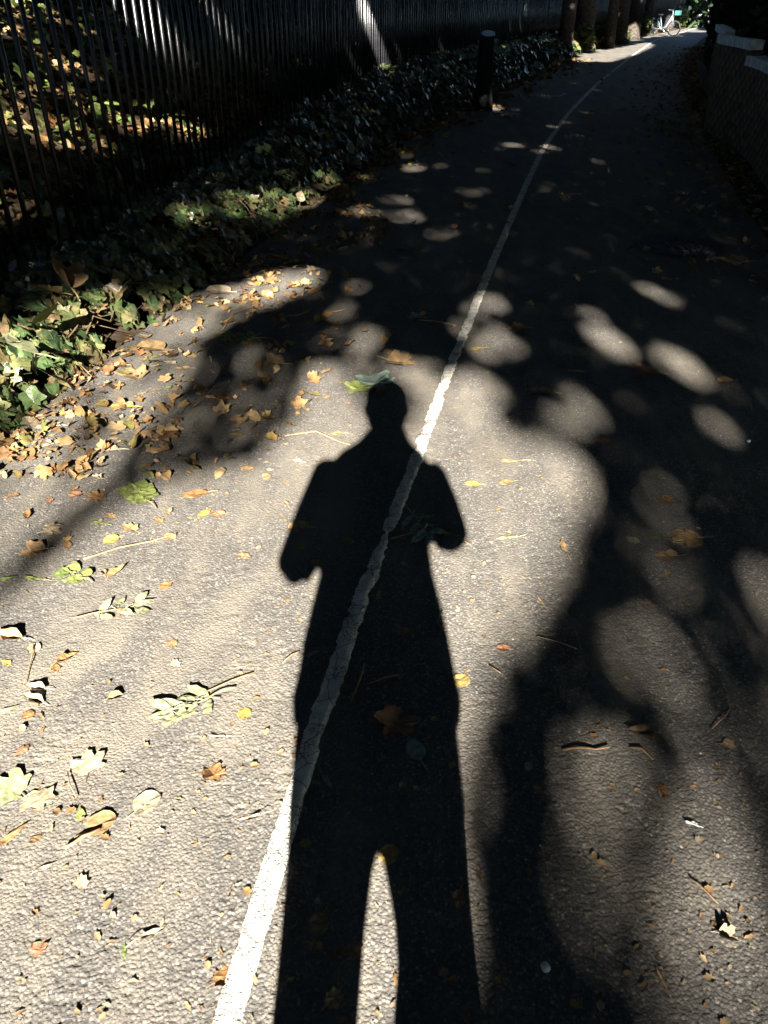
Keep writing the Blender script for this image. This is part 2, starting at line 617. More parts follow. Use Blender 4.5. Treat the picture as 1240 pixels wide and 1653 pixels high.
# strip beside the ivy
lit_poly(0.62, [(-140, 800), (0, 680), (150, 590), (270, 490), (350, 470), (430, 442), (515, 434), (520, 452), (470, 480), (400, 505),
                (330, 540), (305, 600), (275, 650), (225, 700), (195, 745), (130, 810), (40, 890), (-40, 955), (-140, 1000)])
lit_poly(0.9, [(380, 470), (440, 446), (515, 440), (500, 462), (440, 480)])
lit_poly(0.06, [(300, 620), (420, 540), (470, 600), (430, 700), (330, 770), (230, 790), (120, 880), (20, 980), (-60, 1030), (-60, 960), (60, 880), (220, 730)])
dark_ell(0.12, 150, 700, 60, 18, -35)
dark_ell(0.10, 250, 600, 45, 14, -40)
for e in [(0.6, 640, 598, 46, 15), (0.6, 592, 608, 34, 14), (0.5, 682, 618, 22, 24), (0.14, 425, 660, 34, 20), (0.10, 530, 540, 30, 18), (0.3, 655, 348, 26, 10), (0.3, 585, 342, 34, 7), (0.2, 640, 325, 26, 6), (0.10, 715, 378, 22, 10), (0.2, 470, 318, 26, 6),
          (0.10, 690, 270, 50, 5), (0.14, 835, 236, 30, 5), (0.12, 870, 265, 14, 4), (0.12, 975, 262, 12, 4), (0.1, 1085, 242, 14, 4), (0.12, 925, 132, 12, 3),
          (0.12, 900, 206, 16, 4), (0.25, 1185, 420, 18, 6, 20), (0.06, 880, 300, 14, 5), (0.06, 770, 310, 30, 6), (0.1, 1035, 205, 12, 3)]:
    lit_ell(*e)
# thin cover over the right foreground
lit_poly(0.055, [(1030, 740), (1100, 725), (1130, 800), (1180, 900), (1240, 960), (1340, 1040), (1340, 1760), (1120, 1760), (1060, 1620), (960, 1560), (915, 1450), (900, 1300), (915, 1150), (960, 1080), (990, 1010), (1010, 930), (1050, 860), (1040, 790)])
lit_poly(0.02, [(770, 1330), (870, 1250), (900, 1480), (960, 1600), (1000, 1760), (770, 1760)])
for e in [(0.08, 1085, 800, 34, 60), (0.24, 1060, 1060, 50, 44, 25), (0.15, 1000, 1235, 70, 60), (0.45, 1240, 960, 40, 34, 50), (0.30, 1210, 1480, 100, 120), (0.24, 1170, 1330, 60, 50),
          (0.09, 960, 1380, 60, 50)]:
    lit_ell(*e)
dark_line(0.0, 34, [(1110, 780), (1170, 900), (1250, 1120)])
dark_line(0.0, 22, [(1120, 1000), (1150, 1110)])
dark_line(0.0, 26, [(1075, 1130), (1065, 1260), (1055, 1370), (1000, 1420)])
dark_line(0.0, 22, [(1225, 1210), (1290, 1350)])
lit_poly(0.015, [(700, 440), (900, 430), (1200, 480), (1240, 720), (1000, 720), (850, 690), (800, 600), (700, 560)])
# pinholes between the leaves: each throws a round image of the sun
PINS = []
for (u, v, t) in [(592, 550, .40), (572, 572, .12), (552, 505, .14), (538, 522, .10), (580, 462, .14), (615, 455, .07), (642, 470, .05), (645, 588, .14), (500, 600, .12),
                  (764, 448, .10), (735, 455, .06), (795, 488, .45), (770, 502, .12), (800, 542, .34), (784, 562, .34), (745, 525, .12), (825, 560, .14), (865, 610, .07), (905, 560, .03),
                  (955, 508, .18), (930, 508, .10), (985, 552, .50), (966, 534, .32), (1002, 562, .25), (912, 470, .08), (1048, 468, .17), (1072, 480, .13), (1105, 487, .07), (1112, 515, .06),
                  (1098, 580, .42), (1112, 600, .30), (1075, 592, .07), (1155, 683, .16), (930, 643, .12), (920, 682, .14), (952, 670, .14), (893, 672, .08), (1002, 738, .06), (800, 700, .2),
                  (1085, 770, .10), (1092, 830, .10), (690, 600, .12), (680, 380, .06), (1010, 640, .03), (1180, 800, .03), (960, 455, .04), (700, 440, .04), (840, 455, .04), (505, 480, .06)]:
    x, y = gpt(u, v)
    PINS.append((x, y, (0.074 if v > 440 else 0.05) * math.sqrt(t) * (0.55 if t < 0.11 else 1)))
PINS = np.array(PINS)
# far sun patches past the bend
lit_poly(1.0, [(922, 100), (945, 89), (985, 80), (1045, 69), (1056, 73), (1032, 85), (990, 98)])
lit_poly(1.0, [(1030, 62), (1045, 45), (1120, 40), (1125, 48), (1085, 56)])

EXTRA = []          # further gaps, for sun on upright things: centre and half-axes on the ground


def lit3d(x, y, z, r, t=1.0, ry=None):
    EXTRA.append((x, y + z / SUN_T, r, (ry if ry else r / math.sin(SUN_E)), t))


def bank_hit(u, v):
    dx = (u - 620) / FPX
    dy = (826.5 - v) / FPX
    d = np.array((dx, CP + dy * SP, -SP + dy * CP))
    for t in np.arange(2.5, 14, 0.02):
        p = np.array((0, 0, CH)) + d * t
        if p[0] < x_fence(p[1]) and ground_z(p[0], p[1]) > p[2]:
            return p
    return p


def fence_hit(u, v):
    dx = (u - 620) / FPX
    dy = (826.5 - v) / FPX
    d = np.array((dx, CP + dy * SP, -SP + dy * CP))
    for t in np.arange(2.0, 25, 0.02):
        p = np.array((0, 0, CH)) + d * t
        if p[0] < x_fence(p[1]):
            return p
    return p


for (u, v, r, t) in [(20, 60, 0.30, 0.8), (60, 30, 0.3, 0.7), (30, 190, 0.30, 0.9), (75, 150, 0.28, 0.9), (110, 110, 0.25, 0.8), (75, 215, 0.26, 0.9), (120, 230, 0.25, 0.8),
                     (170, 190, 0.2, 0.8), (230, 200, 0.25, 0.9), (280, 205, 0.25, 0.9), (315, 215, 0.2, 0.9), (15, 340, 0.14, 0.9), (160, 240, 0.16, 0.7),
                     (140, 60, 0.2, 0.6), (180, 40, 0.2, 0.6), (390, 60, 0.1, 0.7), (420, 30, 0.15, 0.6), (520, 110, 0.15, 0.8), (340, 30, 0.12, 0.6)]:
    p = bank_hit(u, v)
    lit3d(p[0], p[1], p[2], r * 0.78, t * 0.55)
for (u, v, r, t) in [(207, 5, 0.05, 1), (228, 15, 0.05, 1), (248, 28, 0.06, 1), (268, 42, 0.05, 1), (285, 62, 0.04, 1),
                     (585, 15, 0.12, 1), (597, 40, 0.12, 1), (608, 65, 0.12, 1), (620, 95, 0.12, 1)]:
    p = fence_hit(u, v)
    lit3d(p[0], p[1], p[2], r, t, 0.28 if u > 400 else 0.13)
# ivy beside the path
for (u, v, z, r, t) in [(20, 540, 0.3, 0.22, 0.9), (60, 520, 0.3, 0.16, 0.8), (110, 500, 0.3, 0.12, 0.6), (190, 490, 0.22, 0.14, 0.9), (235, 480, 0.2, 0.12, 0.7), (100, 460, 0.35, 0.12, 0.7), (60, 600, 0.15, 0.16, 0.9), (10, 620, 0.15, 0.14, 0.8),
                        (430, 300, 0.3, 0.2, 0.45), (490, 300, 0.2, 0.13, 0.9), (520, 265, 0.25, 0.12, 0.5), (380, 310, 0.3, 0.2, 0.3), (480, 325, 0.05, 0.08, 1.0), (300, 330, 0.3, 0.15, 0.3),
                        (797, 174, 0.02, 0.12, 1.6)]:
    x, y = gpt(u, v, z)
    lit3d(x, y, z, r * 0.85, t * 0.75)
# trunks and shrubs at the bend
for (x, y, z, r, t) in [(6.3, 28.6, 0.3, 0.35, .8), (7.5, 31.0, 0.3, 0.3, .8), (11, 39.5, 0.5, 0.5, .8), (14.2, 45.3, 0.5, 1.0, 0.3), (17.5, 52, 0.5, 1.2, 1)]:
    lit3d(x, y, z, r, t)
EXTRA = np.array(EXTRA)


def T_at(x, y):
    x = np.asarray(x, float)
    y = np.asarray(y, float)
    u, v = topix(x, y)
    i = np.round((v - V0) / GS).astype(int)
    j = np.round((u - U0) / GS).astype(int)
    ok = (i >= 0) & (i < GH) & (j >= 0) & (j < GW) & (y * CP + CH * SP > 0.1) & (x > x_left(y) - 0.06)
    t = np.where(ok, LIT[np.clip(i, 0, GH - 1), np.clip(j, 0, GW - 1)], 0.0)
    for ex, ey, rx, ry, tt in EXTRA:
        k = ((x - ex) / rx) ** 2 + ((y - ey) / ry) ** 2 < 1
        t = np.where(k, np.maximum(t, tt), t)
    return t


def sample_crown(x0, x1, y0, y1, la, lb, Lmin, Lmax, cover, wall_off=None):
    """leaves whose shade falls on the ground rectangle; kept where T asks for shade"""
    area = (x1 - x0) * (y1 - y0) * math.sin(SUN_E)
    a_leaf = la * lb * 0.5 * 0.55
    n = int(area * cover / a_leaf)
    gx = rng.uniform(x0, x1, n)
    gy = rng.uniform(y0, y1, n)
    L = rng.uniform(Lmin, Lmax, n)
    r = la * 0.36
    rs = r / math.sin(SUN_E)
    t = T_at(gx, gy)
    for ox, oy in ((r, 0), (-r, 0), (0, rs), (0, -rs)):
        q = T_at(gx + ox, gy + oy)
        t = np.maximum(t, np.where(q > 0.75, q, 0))
    for hx, hy, hr in PINS:
        k = (gx - hx) ** 2 + ((gy - hy) * math.sin(SUN_E)) ** 2 < (hr + la * (0.22 if hr > 0.025 else 0.10)) ** 2
        t = np.where(k, 1.0, t)
    want = -np.log(np.clip(t, 0.004, 1.0)) / cover
    keep = rng.uniform(0, 1, n) < np.where(t < 0.05, 1.0, want * 1.05)
    gx, gy, L = gx[keep], gy[keep], L[keep]
    return np.stack([gx, gy - L * math.cos(SUN_E), L * math.sin(SUN_E)], 1), np.full(len(gx), la), np.full(len(gx), lb)


def leaf_quads(P, la, lb, up=0.9):
    n = len(P)
    d = rng.normal(size=(n, 3))
    d /= np.linalg.norm(d, axis=1)[:, None]
    nn = rng.normal(size=(n, 3)) + np.array((0, -0.25, 1.0)) * up * 2
    b = np.cross(nn, d)
    b /= np.linalg.norm(b, axis=1)[:, None] + 1e-9
    s = rng.uniform(0.75, 1.2, n)[:, None]
    A = d * la[:, None] * 0.5 * s
    B = b * lb[:, None] * 0.5 * s
    V = np.stack([P - A, P - B - A * 0.1, P + A, P + B - A * 0.1], 1).reshape(-1, 3)
    F = np.arange(4 * n).reshape(n, 4)
    return V, F


# ------------------------------------------------------------------ ground, bank, path
def grid_mesh(name, xs_of, ts, ys, zf):
    """rows at ys; columns ts in 0..1 or offsets turned into x by xs_of(t, y)"""
    T_, Y_ = np.meshgrid(np.asarray(ts), np.asarray(ys))
    X_ = xs_of(T_, Y_)
    Z_ = zf(X_, Y_)
    V = np.stack([X_, Y_, Z_], -1).reshape(-1, 3)
    ny, nx = X_.shape
    idx = np.arange(ny * nx).reshape(ny, nx)
    F = np.stack([idx[:-1, :-1], idx[:-1, 1:], idx[1:, 1:], idx[1:, :-1]], -1).reshape(-1, 4)
    return V, F


gd = MB().add([(-300, -150, -0.08), (300, -150, -0.08), (300, 450, -0.08), (-300, 450, -0.08)], [(0, 1, 2, 3)])
tag(gd.build('ground', M['soil']), kind='structure')

ys = np.concatenate([np.arange(-20, 2, 0.5), np.arange(2, 14, 0.12), np.arange(14, 70, 0.5)])
V, F = grid_mesh('bank', lambda t, y: x_left(y) + 0.08 - t, np.concatenate([np.linspace(0, 1.0, 10), np.linspace(1.1, 6, 40), np.linspace(6.5, 14, 10)]), ys, ground_z)
tag(new_obj('embankment', mesh_np('embankment', V, F), M['bank'], smooth=True), kind='structure')
V, F = grid_mesh('verge', lambda t, y: x_right(y) - 0.1 + t * (x_wall(y) + 0.3 - x_right(y)), np.linspace(0, 1, 6), np.arange(-20, 70, 0.5),
                 lambda x, y: -0.012 + 0.03 * vnoise(x, y, 0.4, 5) * np.clip((x - x_right(y)) / 0.2, 0, 1))
tag(new_obj('verge', mesh_np('verge', V, F), M['soil'], smooth=True), kind='structure')


def worley(x, y, s, seed):
    """distances to the nearest and second nearest stone, and the height of the nearest"""
    gx = x / s
    gy = y / s
    ix = np.floor(gx).astype(np.int64)
    iy = np.floor(gy).astype(np.int64)
    best = np.full(x.shape, 9.0)
    sec = np.full(x.shape, 9.0)
    hh = np.zeros(x.shape)
    for a in (-1, 0, 1):
        for b_ in (-1, 0, 1):
            cx, cy = ix + a, iy + b_
            n = (cx * 374761393 + cy * 668265263 + seed * 974711) & 0x7fffffff
            n = ((n ^ (n >> 13)) * 1274126177) & 0x7fffffff
            n2 = ((n ^ (n >> 11)) * 461845907) & 0x7fffffff
            n3 = ((n2 ^ (n2 >> 12)) * 1103515245) & 0x7fffffff
            px = cx + (n & 0xffff) / 65535.0
            py = cy + (n2 & 0xffff) / 65535.0
            d = np.hypot(gx - px, gy - py)
            k = d < best
            sec = np.where(k, best, np.minimum(sec, d))
            best = np.where(k, d, best)
            hh = np.where(k, (n3 & 0xffff) / 65535.0, hh)
    return best, sec, hh


TRACKS = [[gpt(20, 1330), gpt(150, 1230), gpt(300, 1070), gpt(430, 930), gpt(520, 840)], [gpt(-40, 1180), gpt(120, 1080), gpt(260, 960)], [gpt(40, 1420), gpt(180, 1400), gpt(280, 1290)]]
TRACK_W = [0.055, 0.05, 0.03]


def dust_at(x, y):
    d = np.zeros(np.shape(x))
    for c, w_ in zip(TRACKS, TRACK_W):
        for (x0, y0), (x1, y1) in zip(c[:-1], c[1:]):
            dx, dy = x1 - x0, y1 - y0
            s = np.clip(((x - x0) * dx + (y - y0) * dy) / (dx * dx + dy * dy), 0, 1)
            dd = np.hypot(x - x0 - s * dx, y - y0 - s * dy) + 0.07 * (vnoise(x, y, 0.09, 55) - 0.5)
            d = np.maximum(d, np.exp(-np.clip(dd / w_, 0, 9) ** 2))
    return d * np.clip(0.3 + 1.1 * vnoise(x, y, 0.05, 56), 0, 1)


CRACKS = []
for pts in ([(395, 935), (455, 925), (500, 915), (545, 890), (565, 868)], [(565, 868), (540, 860), (500, 852), (470, 856)], [(520, 740), (545, 760), (560, 785), (553, 815), (520, 822)],
            [(0, 806), (80, 812), (150, 815)], [(1000, 1300), (1040, 1330)], [(370, 876), (440, 868), (470, 866)]):
    CRACKS.append([gpt(*p) for p in pts])


def path_z(x, y, fine):
    z = 0.004 * (vnoise(x, y, 0.45, 21) - 0.5) + 0.003 * (vnoise(x, y, 0.13, 22) - 0.5)
    if fine:
        xw = x + 0.003 * (vnoise(x, y, 0.011, 31) - 0.5)
        yw = y + 0.003 * (vnoise(x, y, 0.011, 32) - 0.5)
        d, e, h = worley(xw, yw, 0.0072, 4)
        d2, e2, h2 = worley(xw, yw, 0.013, 9)
        wear = vnoise(x * 0.8 - y * 0.6, x * 0.6 + y * 0.8, 0.3, 41) * 0.6 + 0.4 * vnoise(x, y, 0.09, 43)
        amp = 0.0004 + 0.0011 * np.clip((wear - 0.28) * 2.2, 0, 1)
        # smoother, older surfacing in the strip beside the ivy
        amp = amp * np.clip((x - x_left(y) - 0.35) / 0.5, 0.3, 1)
        amp = amp * (1 - 0.7 * dust_at(x, y))
        top = np.clip((e - d) / 0.30, 0, 1)
        top2 = np.clip((e2 - d2) / 0.25, 0, 1)
        big = h2 > 0.55
        z = z + amp * (top * (0.25 + 0.9 * h)) + amp * np.where(big, top2 * (h2 - 0.3) * 1.1, 0) - amp * 1.6 * np.clip(vnoise(x, y * 1.3, 0.02, 34) - 0.66, 0, 1) * 3.0
        for c in CRACKS:
            for (x0, y0), (x1, y1) in zip(c[:-1], c[1:]):
                dx, dy = x1 - x0, y1 - y0
                s = np.clip(((x - x0) * dx + (y - y0) * dy) / (dx * dx + dy * dy), 0, 1)
                wob = 0.03 * (vnoise(x, y, 0.05, 51) - 0.5) + 0.012 * (vnoise(x, y, 0.014, 53) - 0.5)
                dd = np.hypot(x - x0 - s * dx + wob, y - y0 - s * dy + wob)
                z = z - 0.005 * np.exp(-(dd / 0.0045) ** 2) * np.clip(vnoise(x, y, 0.03, 52) * 2 - 0.3, 0, 1)
    return z


fy = [0.40]
while fy[-1] < 4.6:
    fy.append(fy[-1] + (0.0028 if fy[-1] < 1.1 else 0.0028 + (fy[-1] - 1.1) * 0.0056))
fy = np.array(fy)
offs = np.concatenate([np.arange(-1.62, -0.78, 0.0058), np.arange(-0.78, 0.78, 0.0027), np.arange(0.78, 1.6201, 0.0058)])
V1, F1 = grid_mesh('path', lambda t, y: t + np.where(y > 2, 0.14 * (y - 2), 0), offs, fy, lambda x, y: path_z(x, y, True))
# clip the fine sheet at the left edge of the path
k = V1[:, 0] >= x_left(V1[:, 1]) - 0.05 + 0.03 * (vnoise(V1[:, 0], V1[:, 1], 0.12, 61) - 0.5)
F1 = F1[k[F1].all(1)]
xs0 = x_left(V1[:, 1])
# coarse rest: sides and beyond
parts = [(V1, F1)]
cy_ = np.concatenate([np.arange(-18, 0.4, 0.4), fy[::8], ])
def side(a, b, yy_, n):
    return grid_mesh('s', lambda t, y: a(y) + t * (b(y) - a(y)), np.linspace(0, 1, n), yy_, lambda x, y: path_z(x, y, False))
nearfront = np.arange(-18, 0.401, 0.4)
parts.append(side(lambda y: x_left(y) - 0.05, x_right, np.append(nearfront[:-1], 0.402), 12))
shift = lambda y: np.where(y > 2, 0.14 * (y - 2), 0)
lrow = np.append(fy[::6], fy[-1])
def lside_b(y):
    return np.maximum(-1.618 + shift(y), x_left(y) - 0.05)
parts.append(side(lambda y: np.minimum(x_left(y) - 0.05, lside_b(y)), lside_b, lrow, 4))
parts.append(side(lambda y: 1.616 + shift(y), lambda y: np.maximum(x_right(y), 1.63 + shift(y)), lrow, 6))
far_y = np.concatenate([[fy[-1] - 0.002], np.arange(fy[-1] + 0.1, 14, 0.12), np.arange(14, 70, 0.5)])
parts.append(side(lambda y: x_left(y) - 0.05, x_right, far_y, 40))
vs, fs, n0 = [], [], 0
for v_, f_ in parts:
    vs.append(v_)
    fs.append(f_ + n0)
    n0 += len(v_)
path_me = mesh_np('path', np.concatenate(vs), np.concatenate(fs))
at = path_me.attributes.new('dust', 'FLOAT', 'POINT')
pv = np.concatenate(vs)
at.data.foreach_set('value', dust_at(pv[:, 0], pv[:, 1]).astype(np.float32))
path = new_obj('path', path_me, M['asphalt'], smooth=True)
tag(path, kind='structure')

# painted line: a raised strip with ragged edges, cracked across in places
ly = []
y = -6.0
while y < 62:
    ly.append(y)
    y += 0.05 if y < 0.3 else (0.004 if y < 4 else (0.02 if y < 9 else 0.25))
ly = np.array(ly)
lx = x_line(ly)
rag = np.clip((ly - 0.9) / 0.5, 0, 1) * np.clip((6 - ly) / 2, 0.15, 1)
rag = 0.25 + 0.75 * rag
def ragged(sd):
    n1 = vnoise(ly, ly * 0, 0.16, sd) - 0.5
    n2 = vnoise(ly, ly * 0, 0.024, sd + 1) - 0.5
    n3 = vnoise(ly, ly * 0, 0.0105, sd + 2) - 0.5
    bite = np.clip(vnoise(ly, ly * 0, 0.05, sd + 3) - 0.62, 0, 1)
    return (0.008 * n1 + 0.006 * n2 + 0.006 * n3) * rag, bite * 0.03 * rag


eL, bL = ragged(71)
eR, bR = ragged(171)
eL = eL + bL
eR = eR - bR
half = 0.0225 + 0.006 * np.clip((ly - 4) / 6, 0, 1)
# pinched where the photo shows it worn thin
pinch = 0.012 * np.exp(-((ly - 2.02) / 0.06) ** 2) + 0.006 * np.exp(-((ly - 1.9) / 0.03) ** 2)
rows = []
for i, y in enumerate(ly):
    w0, w1 = lx[i] - half[i] + eL[i] + pinch[i], lx[i] + half[i] + eR[i] - pinch[i]
    zt = 0.0068 + (0.0012 * (noise.noise((y * 30, 0, 0))) if y < 5 else 0)
    rows.append([(w0 - 0.003, y, 0.000), (w0, y, zt - 0.0006), (w0 * 0.7 + w1 * 0.3, y, zt), (w0 * 0.3 + w1 * 0.7, y, zt), (w1, y, zt - 0.0006), (w1 + 0.003, y, 0.000)])
V = np.array(rows).reshape(-1, 3)
V[:, 2] += path_z(V[:, 0], V[:, 1], False)
idx = np.arange(len(V)).reshape(len(ly), 6)
F = np.stack([idx[:-1, :-1], idx[:-1, 1:], idx[1:, 1:], idx[1:, :-1]], -1).reshape(-1, 4)
new_obj('painted_line', mesh_np('painted_line', V, F), M['paint'], path)

# faded scribble of paint on the far part of the path
mb = MB()
sq = [(852, 156), (866, 153), (874, 157), (884, 160), (892, 155), (902, 156), (914, 151)]
pts = [gpt(*p) for p in sq]
for (x0, y0), (x1, y1) in zip(pts[:-1], pts[1:]):
    a = math.atan2(y1 - y0, x1 - x0)
    l = math.hypot(x1 - x0, y1 - y0)
    mb.box(((x0 + x1) / 2, (y0 + y1) / 2, 0.006), (l * 0.95, 0.05, 0.004), a)
mb.build('paint_mark', M['chalk'], path)

# round cover let into the path
t = empty('manhole_cover', (2.08, 5.58, 0.004))
tag(t, 'dark round iron cover set flush in the shaded asphalt on the right', 'manhole')
mb = MB()
for r0, r1, nm in ((0.27, 0.31, 'frame'), (0.0, 0.262, 'lid')):
    q = MB()
    n = 40
    top = [(r1 * math.cos(2 * math.pi * k / n), r1 * math.sin(2 * math.pi * k / n), 0.006) for k in range(n)]
    if r0:
        inn = [(r0 * math.cos(2 * math.pi * k / n), r0 * math.sin(2 * math.pi * k / n), 0.006) for k in range(n)]
        q.add(top + inn, [(k, (k + 1) % n, n + (k + 1) % n, n + k) for k in range(n)])
    else:
        q.add(top, [tuple(range(n))])
        for a in range(-4, 5):
            for b_ in range(-4, 5):
                if a * a + b_ * b_ < 18:
                    q.box((a * 0.052, b_ * 0.052, 0.009), (0.03, 0.03, 0.008), 0.4)
    q.build(nm, M['cast'], t)

# ------------------------------------------------------------------ trees (most stand behind and beside the viewer; their crowns shade the path)
tree_spots = [(-7.0, -23), (-6.3, -17), (-5.2, -10.5), (-5.0, -3.5), (-5.0, 3.5), (-4.6, 10), (-3.6, 17), (0.2, 24),
              (3.8, -24), (4.2, -18), (4.6, -11), (5.0, -4), (6.0, 3.5), (8.2, 11), (11.5, 19), (15.0, 27), (19, 35), (23.5, 42)]
bend = [(5.7, 28.4, 0.22), (6.9, 31.6, 0.36), (8.25, 33.0, 0.19), (9.5, 36.5, 0.32), (11.2, 40.8, 0.30), (13.0, 45.0, 0.22), (17.0, 54.5, 0.25)]
spots = [(x, y, 0.2) for x, y in tree_spots] + bend
SX = np.array([s[0] for s in spots])
SY = np.array([s[1] for s in spots])

P1, A1, B1 = sample_crown(-3.2, 4.2, -1.5, 8.5, 0.095, 0.07, 12.5, 20.5, 7.5)
parts_c = [(P1, A1, B1)]
for (x0, x1, y0, y1) in [(-3.2, 4.2, 8.5, 20), (-14, -3.2, -9, 20), (4.2, 15, -9, 20), (-3.2, 4.2, -9, -1.5), (-10, 26, 20, 36), (-4, 36, 36, 62)]:
    parts_c.append(sample_crown(x0, x1, y0, y1, 0.34, 0.25, 15, 20, 7.6 if y0 < 8 else 7.0))
P = np.concatenate([p[0] for p in parts_c])
A = np.concatenate([p[1] for p in parts_c])
B = np.concatenate([p[2] for p in parts_c])
near = np.argmin((P[:, 0][:, None] - SX[None]) ** 2 + (P[:, 1][:, None] - SY[None]) ** 2, axis=1)
TREE_LABELS = {}
for i, (sx, sy, rad) in enumerate(spots):
    is_bend = i >= len(tree_spots)
    base_z = float(ground_z(sx, sy)) if sx < x_fence(sy) else 0.0
    base_z = base_z - 0.15
    t = empty('street_tree', (sx, sy, base_z))
    if is_bend:
        j = i - len(tree_spots)
        lab = ['slim tree trunk standing first where the sun reaches the bend', 'broad dark tree trunk beside the sunlit patch at the bend', 'thin dark tree trunk rising out of the sun patch at the bend',
               'dark trunk behind the thin one, just left of the small sunny bush', 'broad trunk left of the parked bicycle', 'trunk right behind the parked bicycle', 'farthest tree trunk, past the bicycle where the path vanishes'][j]
        tag(t, lab, 'tree', 'trees at the bend')
    else:
        side_ = 'behind the black railing' if sx < x_fence(sy) else 'behind the low brick wall'
        nth = sum(1 for q in tree_spots[:i + 1] if (q[0] < x_fence(q[1])) == (sx < x_fence(sy)))
        tag(t, '%s leafy tree %s, counted forward along the path' % (['first', 'second', 'third', 'fourth', 'fifth', 'sixth', 'seventh', 'eighth', 'ninth', 'tenth', 'eleventh'][nth - 1], side_), 'tree', 'shade trees ' + side_)
    lean = Vector((random.uniform(-0.25, 0.25), random.uniform(-0.2, 0.2), 0))
    hgt = 8.6 - base_z
    pts = [Vector((0, 0, 0)), Vector((0, 0, 0.35)) + lean * 0.05, Vector((0, 0, 1.5)) + lean * 0.3, Vector((0, 0, 3.2)) + lean * 0.7, Vector((0, 0, hgt)) + lean]
    tr = MB()
    tr.tube(pts, [rad * 1.45, rad * 1.1, rad, rad * 0.85, rad * 0.45], 12)
    k = near == i
    Pi = P[k]
    made = 0
    if len(Pi):
        cand = rng.choice(len(Pi), min(len(Pi), 140), replace=False)
        for c in cand:
            if made >= 9:
                break
            e = Vector(Pi[c]) - Vector((sx, sy, base_z))
            if e.xy.length > 6.5 or e.z < 4.0:
                continue
            s = pts[2].lerp(pts[4], random.uniform(0.25, 0.9))
            if s.z > e.z + 1.0:
                continue
            mid = s.lerp(e, 0.5) + Vector((0, 0, 0.35))
            q = np.array([list(s.lerp(mid, a)) for a in np.linspace(0, 1, 9)] + [list(mid.lerp(e, a)) for a in np.linspace(0, 1, 9)]) + np.array((sx, sy, base_z))
            gx, gy = q[:, 0], q[:, 1] + q[:, 2] / SUN_T
            bad = 0
            for ox in (-0.09, 0, 0.09):
                for oy in (-0.15, 0.15):
                    bad = max(bad, T_at(gx + ox, gy + oy).max())
            if bad > 0.12:
                continue
            tr.tube([s, s.lerp(mid, 0.6), mid, mid.lerp(e, 0.6), e], [rad * 0.4, rad * 0.32, rad * 0.26, rad * 0.16, rad * 0.07], 6)
            made += 1
    tr.build('trunk', M['bark'], t, True)
    if len(Pi):
        V, F = leaf_quads(Pi - np.array((sx, sy, base_z)), A[k], B[k])
        cr = new_obj('crown', mesh_np('crown', V, F), M['crown'], t)
print('crown leaves', len(P))

# ------------------------------------------------------------------ railing along the left
fence = empty('iron_railing', (float(x_fence(4)), 4.0, 0.1))
tag(fence, 'tall black iron railing of upright bars on the left behind the ivy', 'railing')
bar_mb = MB().tube([(0, 0, -0.15), (0, 0, 1.95)], 0.0140, 8)
bar_mb.tube([(0, 0, 1.95), (0, 0, 1.99), (0, 0, 2.06)], [0.016, 0.013, 0.001], 8)
bar_me = bar_mb.mesh('bar')
y = 1.6
bars = []
yy_ = y
while yy_ < 58:
    xx = float(x_fence(yy_))
    bars.append((xx, yy_))
    dxdy = (float(x_fence(yy_ + 0.1)) - float(x_fence(yy_ - 0.1))) / 0.2
    yy_ += 0.150 / math.hypot(1, dxdy)
FB = Vector(fence.location)
restb = MB()
for i, (bx, by) in enumerate(bars):
    bz = float(ground_z(bx, by)) + 0.02
    if i < 298:
        o = new_obj('bar', bar_me, M['iron'], fence, True) if i == 0 else None
        if o is None:
            o = bpy.data.objects.new('bar', bar_me)
            link(o)
            o.parent = fence
        o.location = Vector((bx, by, bz)) - FB
        o.rotation_euler = (random.uniform(-0.006, 0.006), random.uniform(-0.006, 0.006), random.uniform(0, 3))
    else:
        restb.tube([(bx - FB.x, by - FB.y, bz - 0.15 - FB.z), (bx - FB.x, by - FB.y, bz + 2.0 - FB.z)], 0.0140, 5)
if restb.v:
    tag(restb.build('far_bars', M['iron'], fence), kind='stuff')
for hz, hw in ((0.06, 0.045), (1.78, 0.045)):
    rl = MB()
    yy2 = np.arange(1.5, 58, 0.5)
    rg = []
    for q in yy2:
        fx = float(x_fence(q))
        z0 = float(ground_z(fx, q)) + hz
        rg.append([(fx - 0.006 - FB.x, q - FB.y, z0 - hw / 2 - FB.z), (fx + 0.006 - FB.x, q - FB.y, z0 - hw / 2 - FB.z), (fx + 0.006 - FB.x, q - FB.y, z0 + hw / 2 - FB.z), (fx - 0.006 - FB.x, q - FB.y, z0 + hw / 2 - FB.z)])
    rl.rings(rg)
    rl.build('rail', M['iron'], fence)


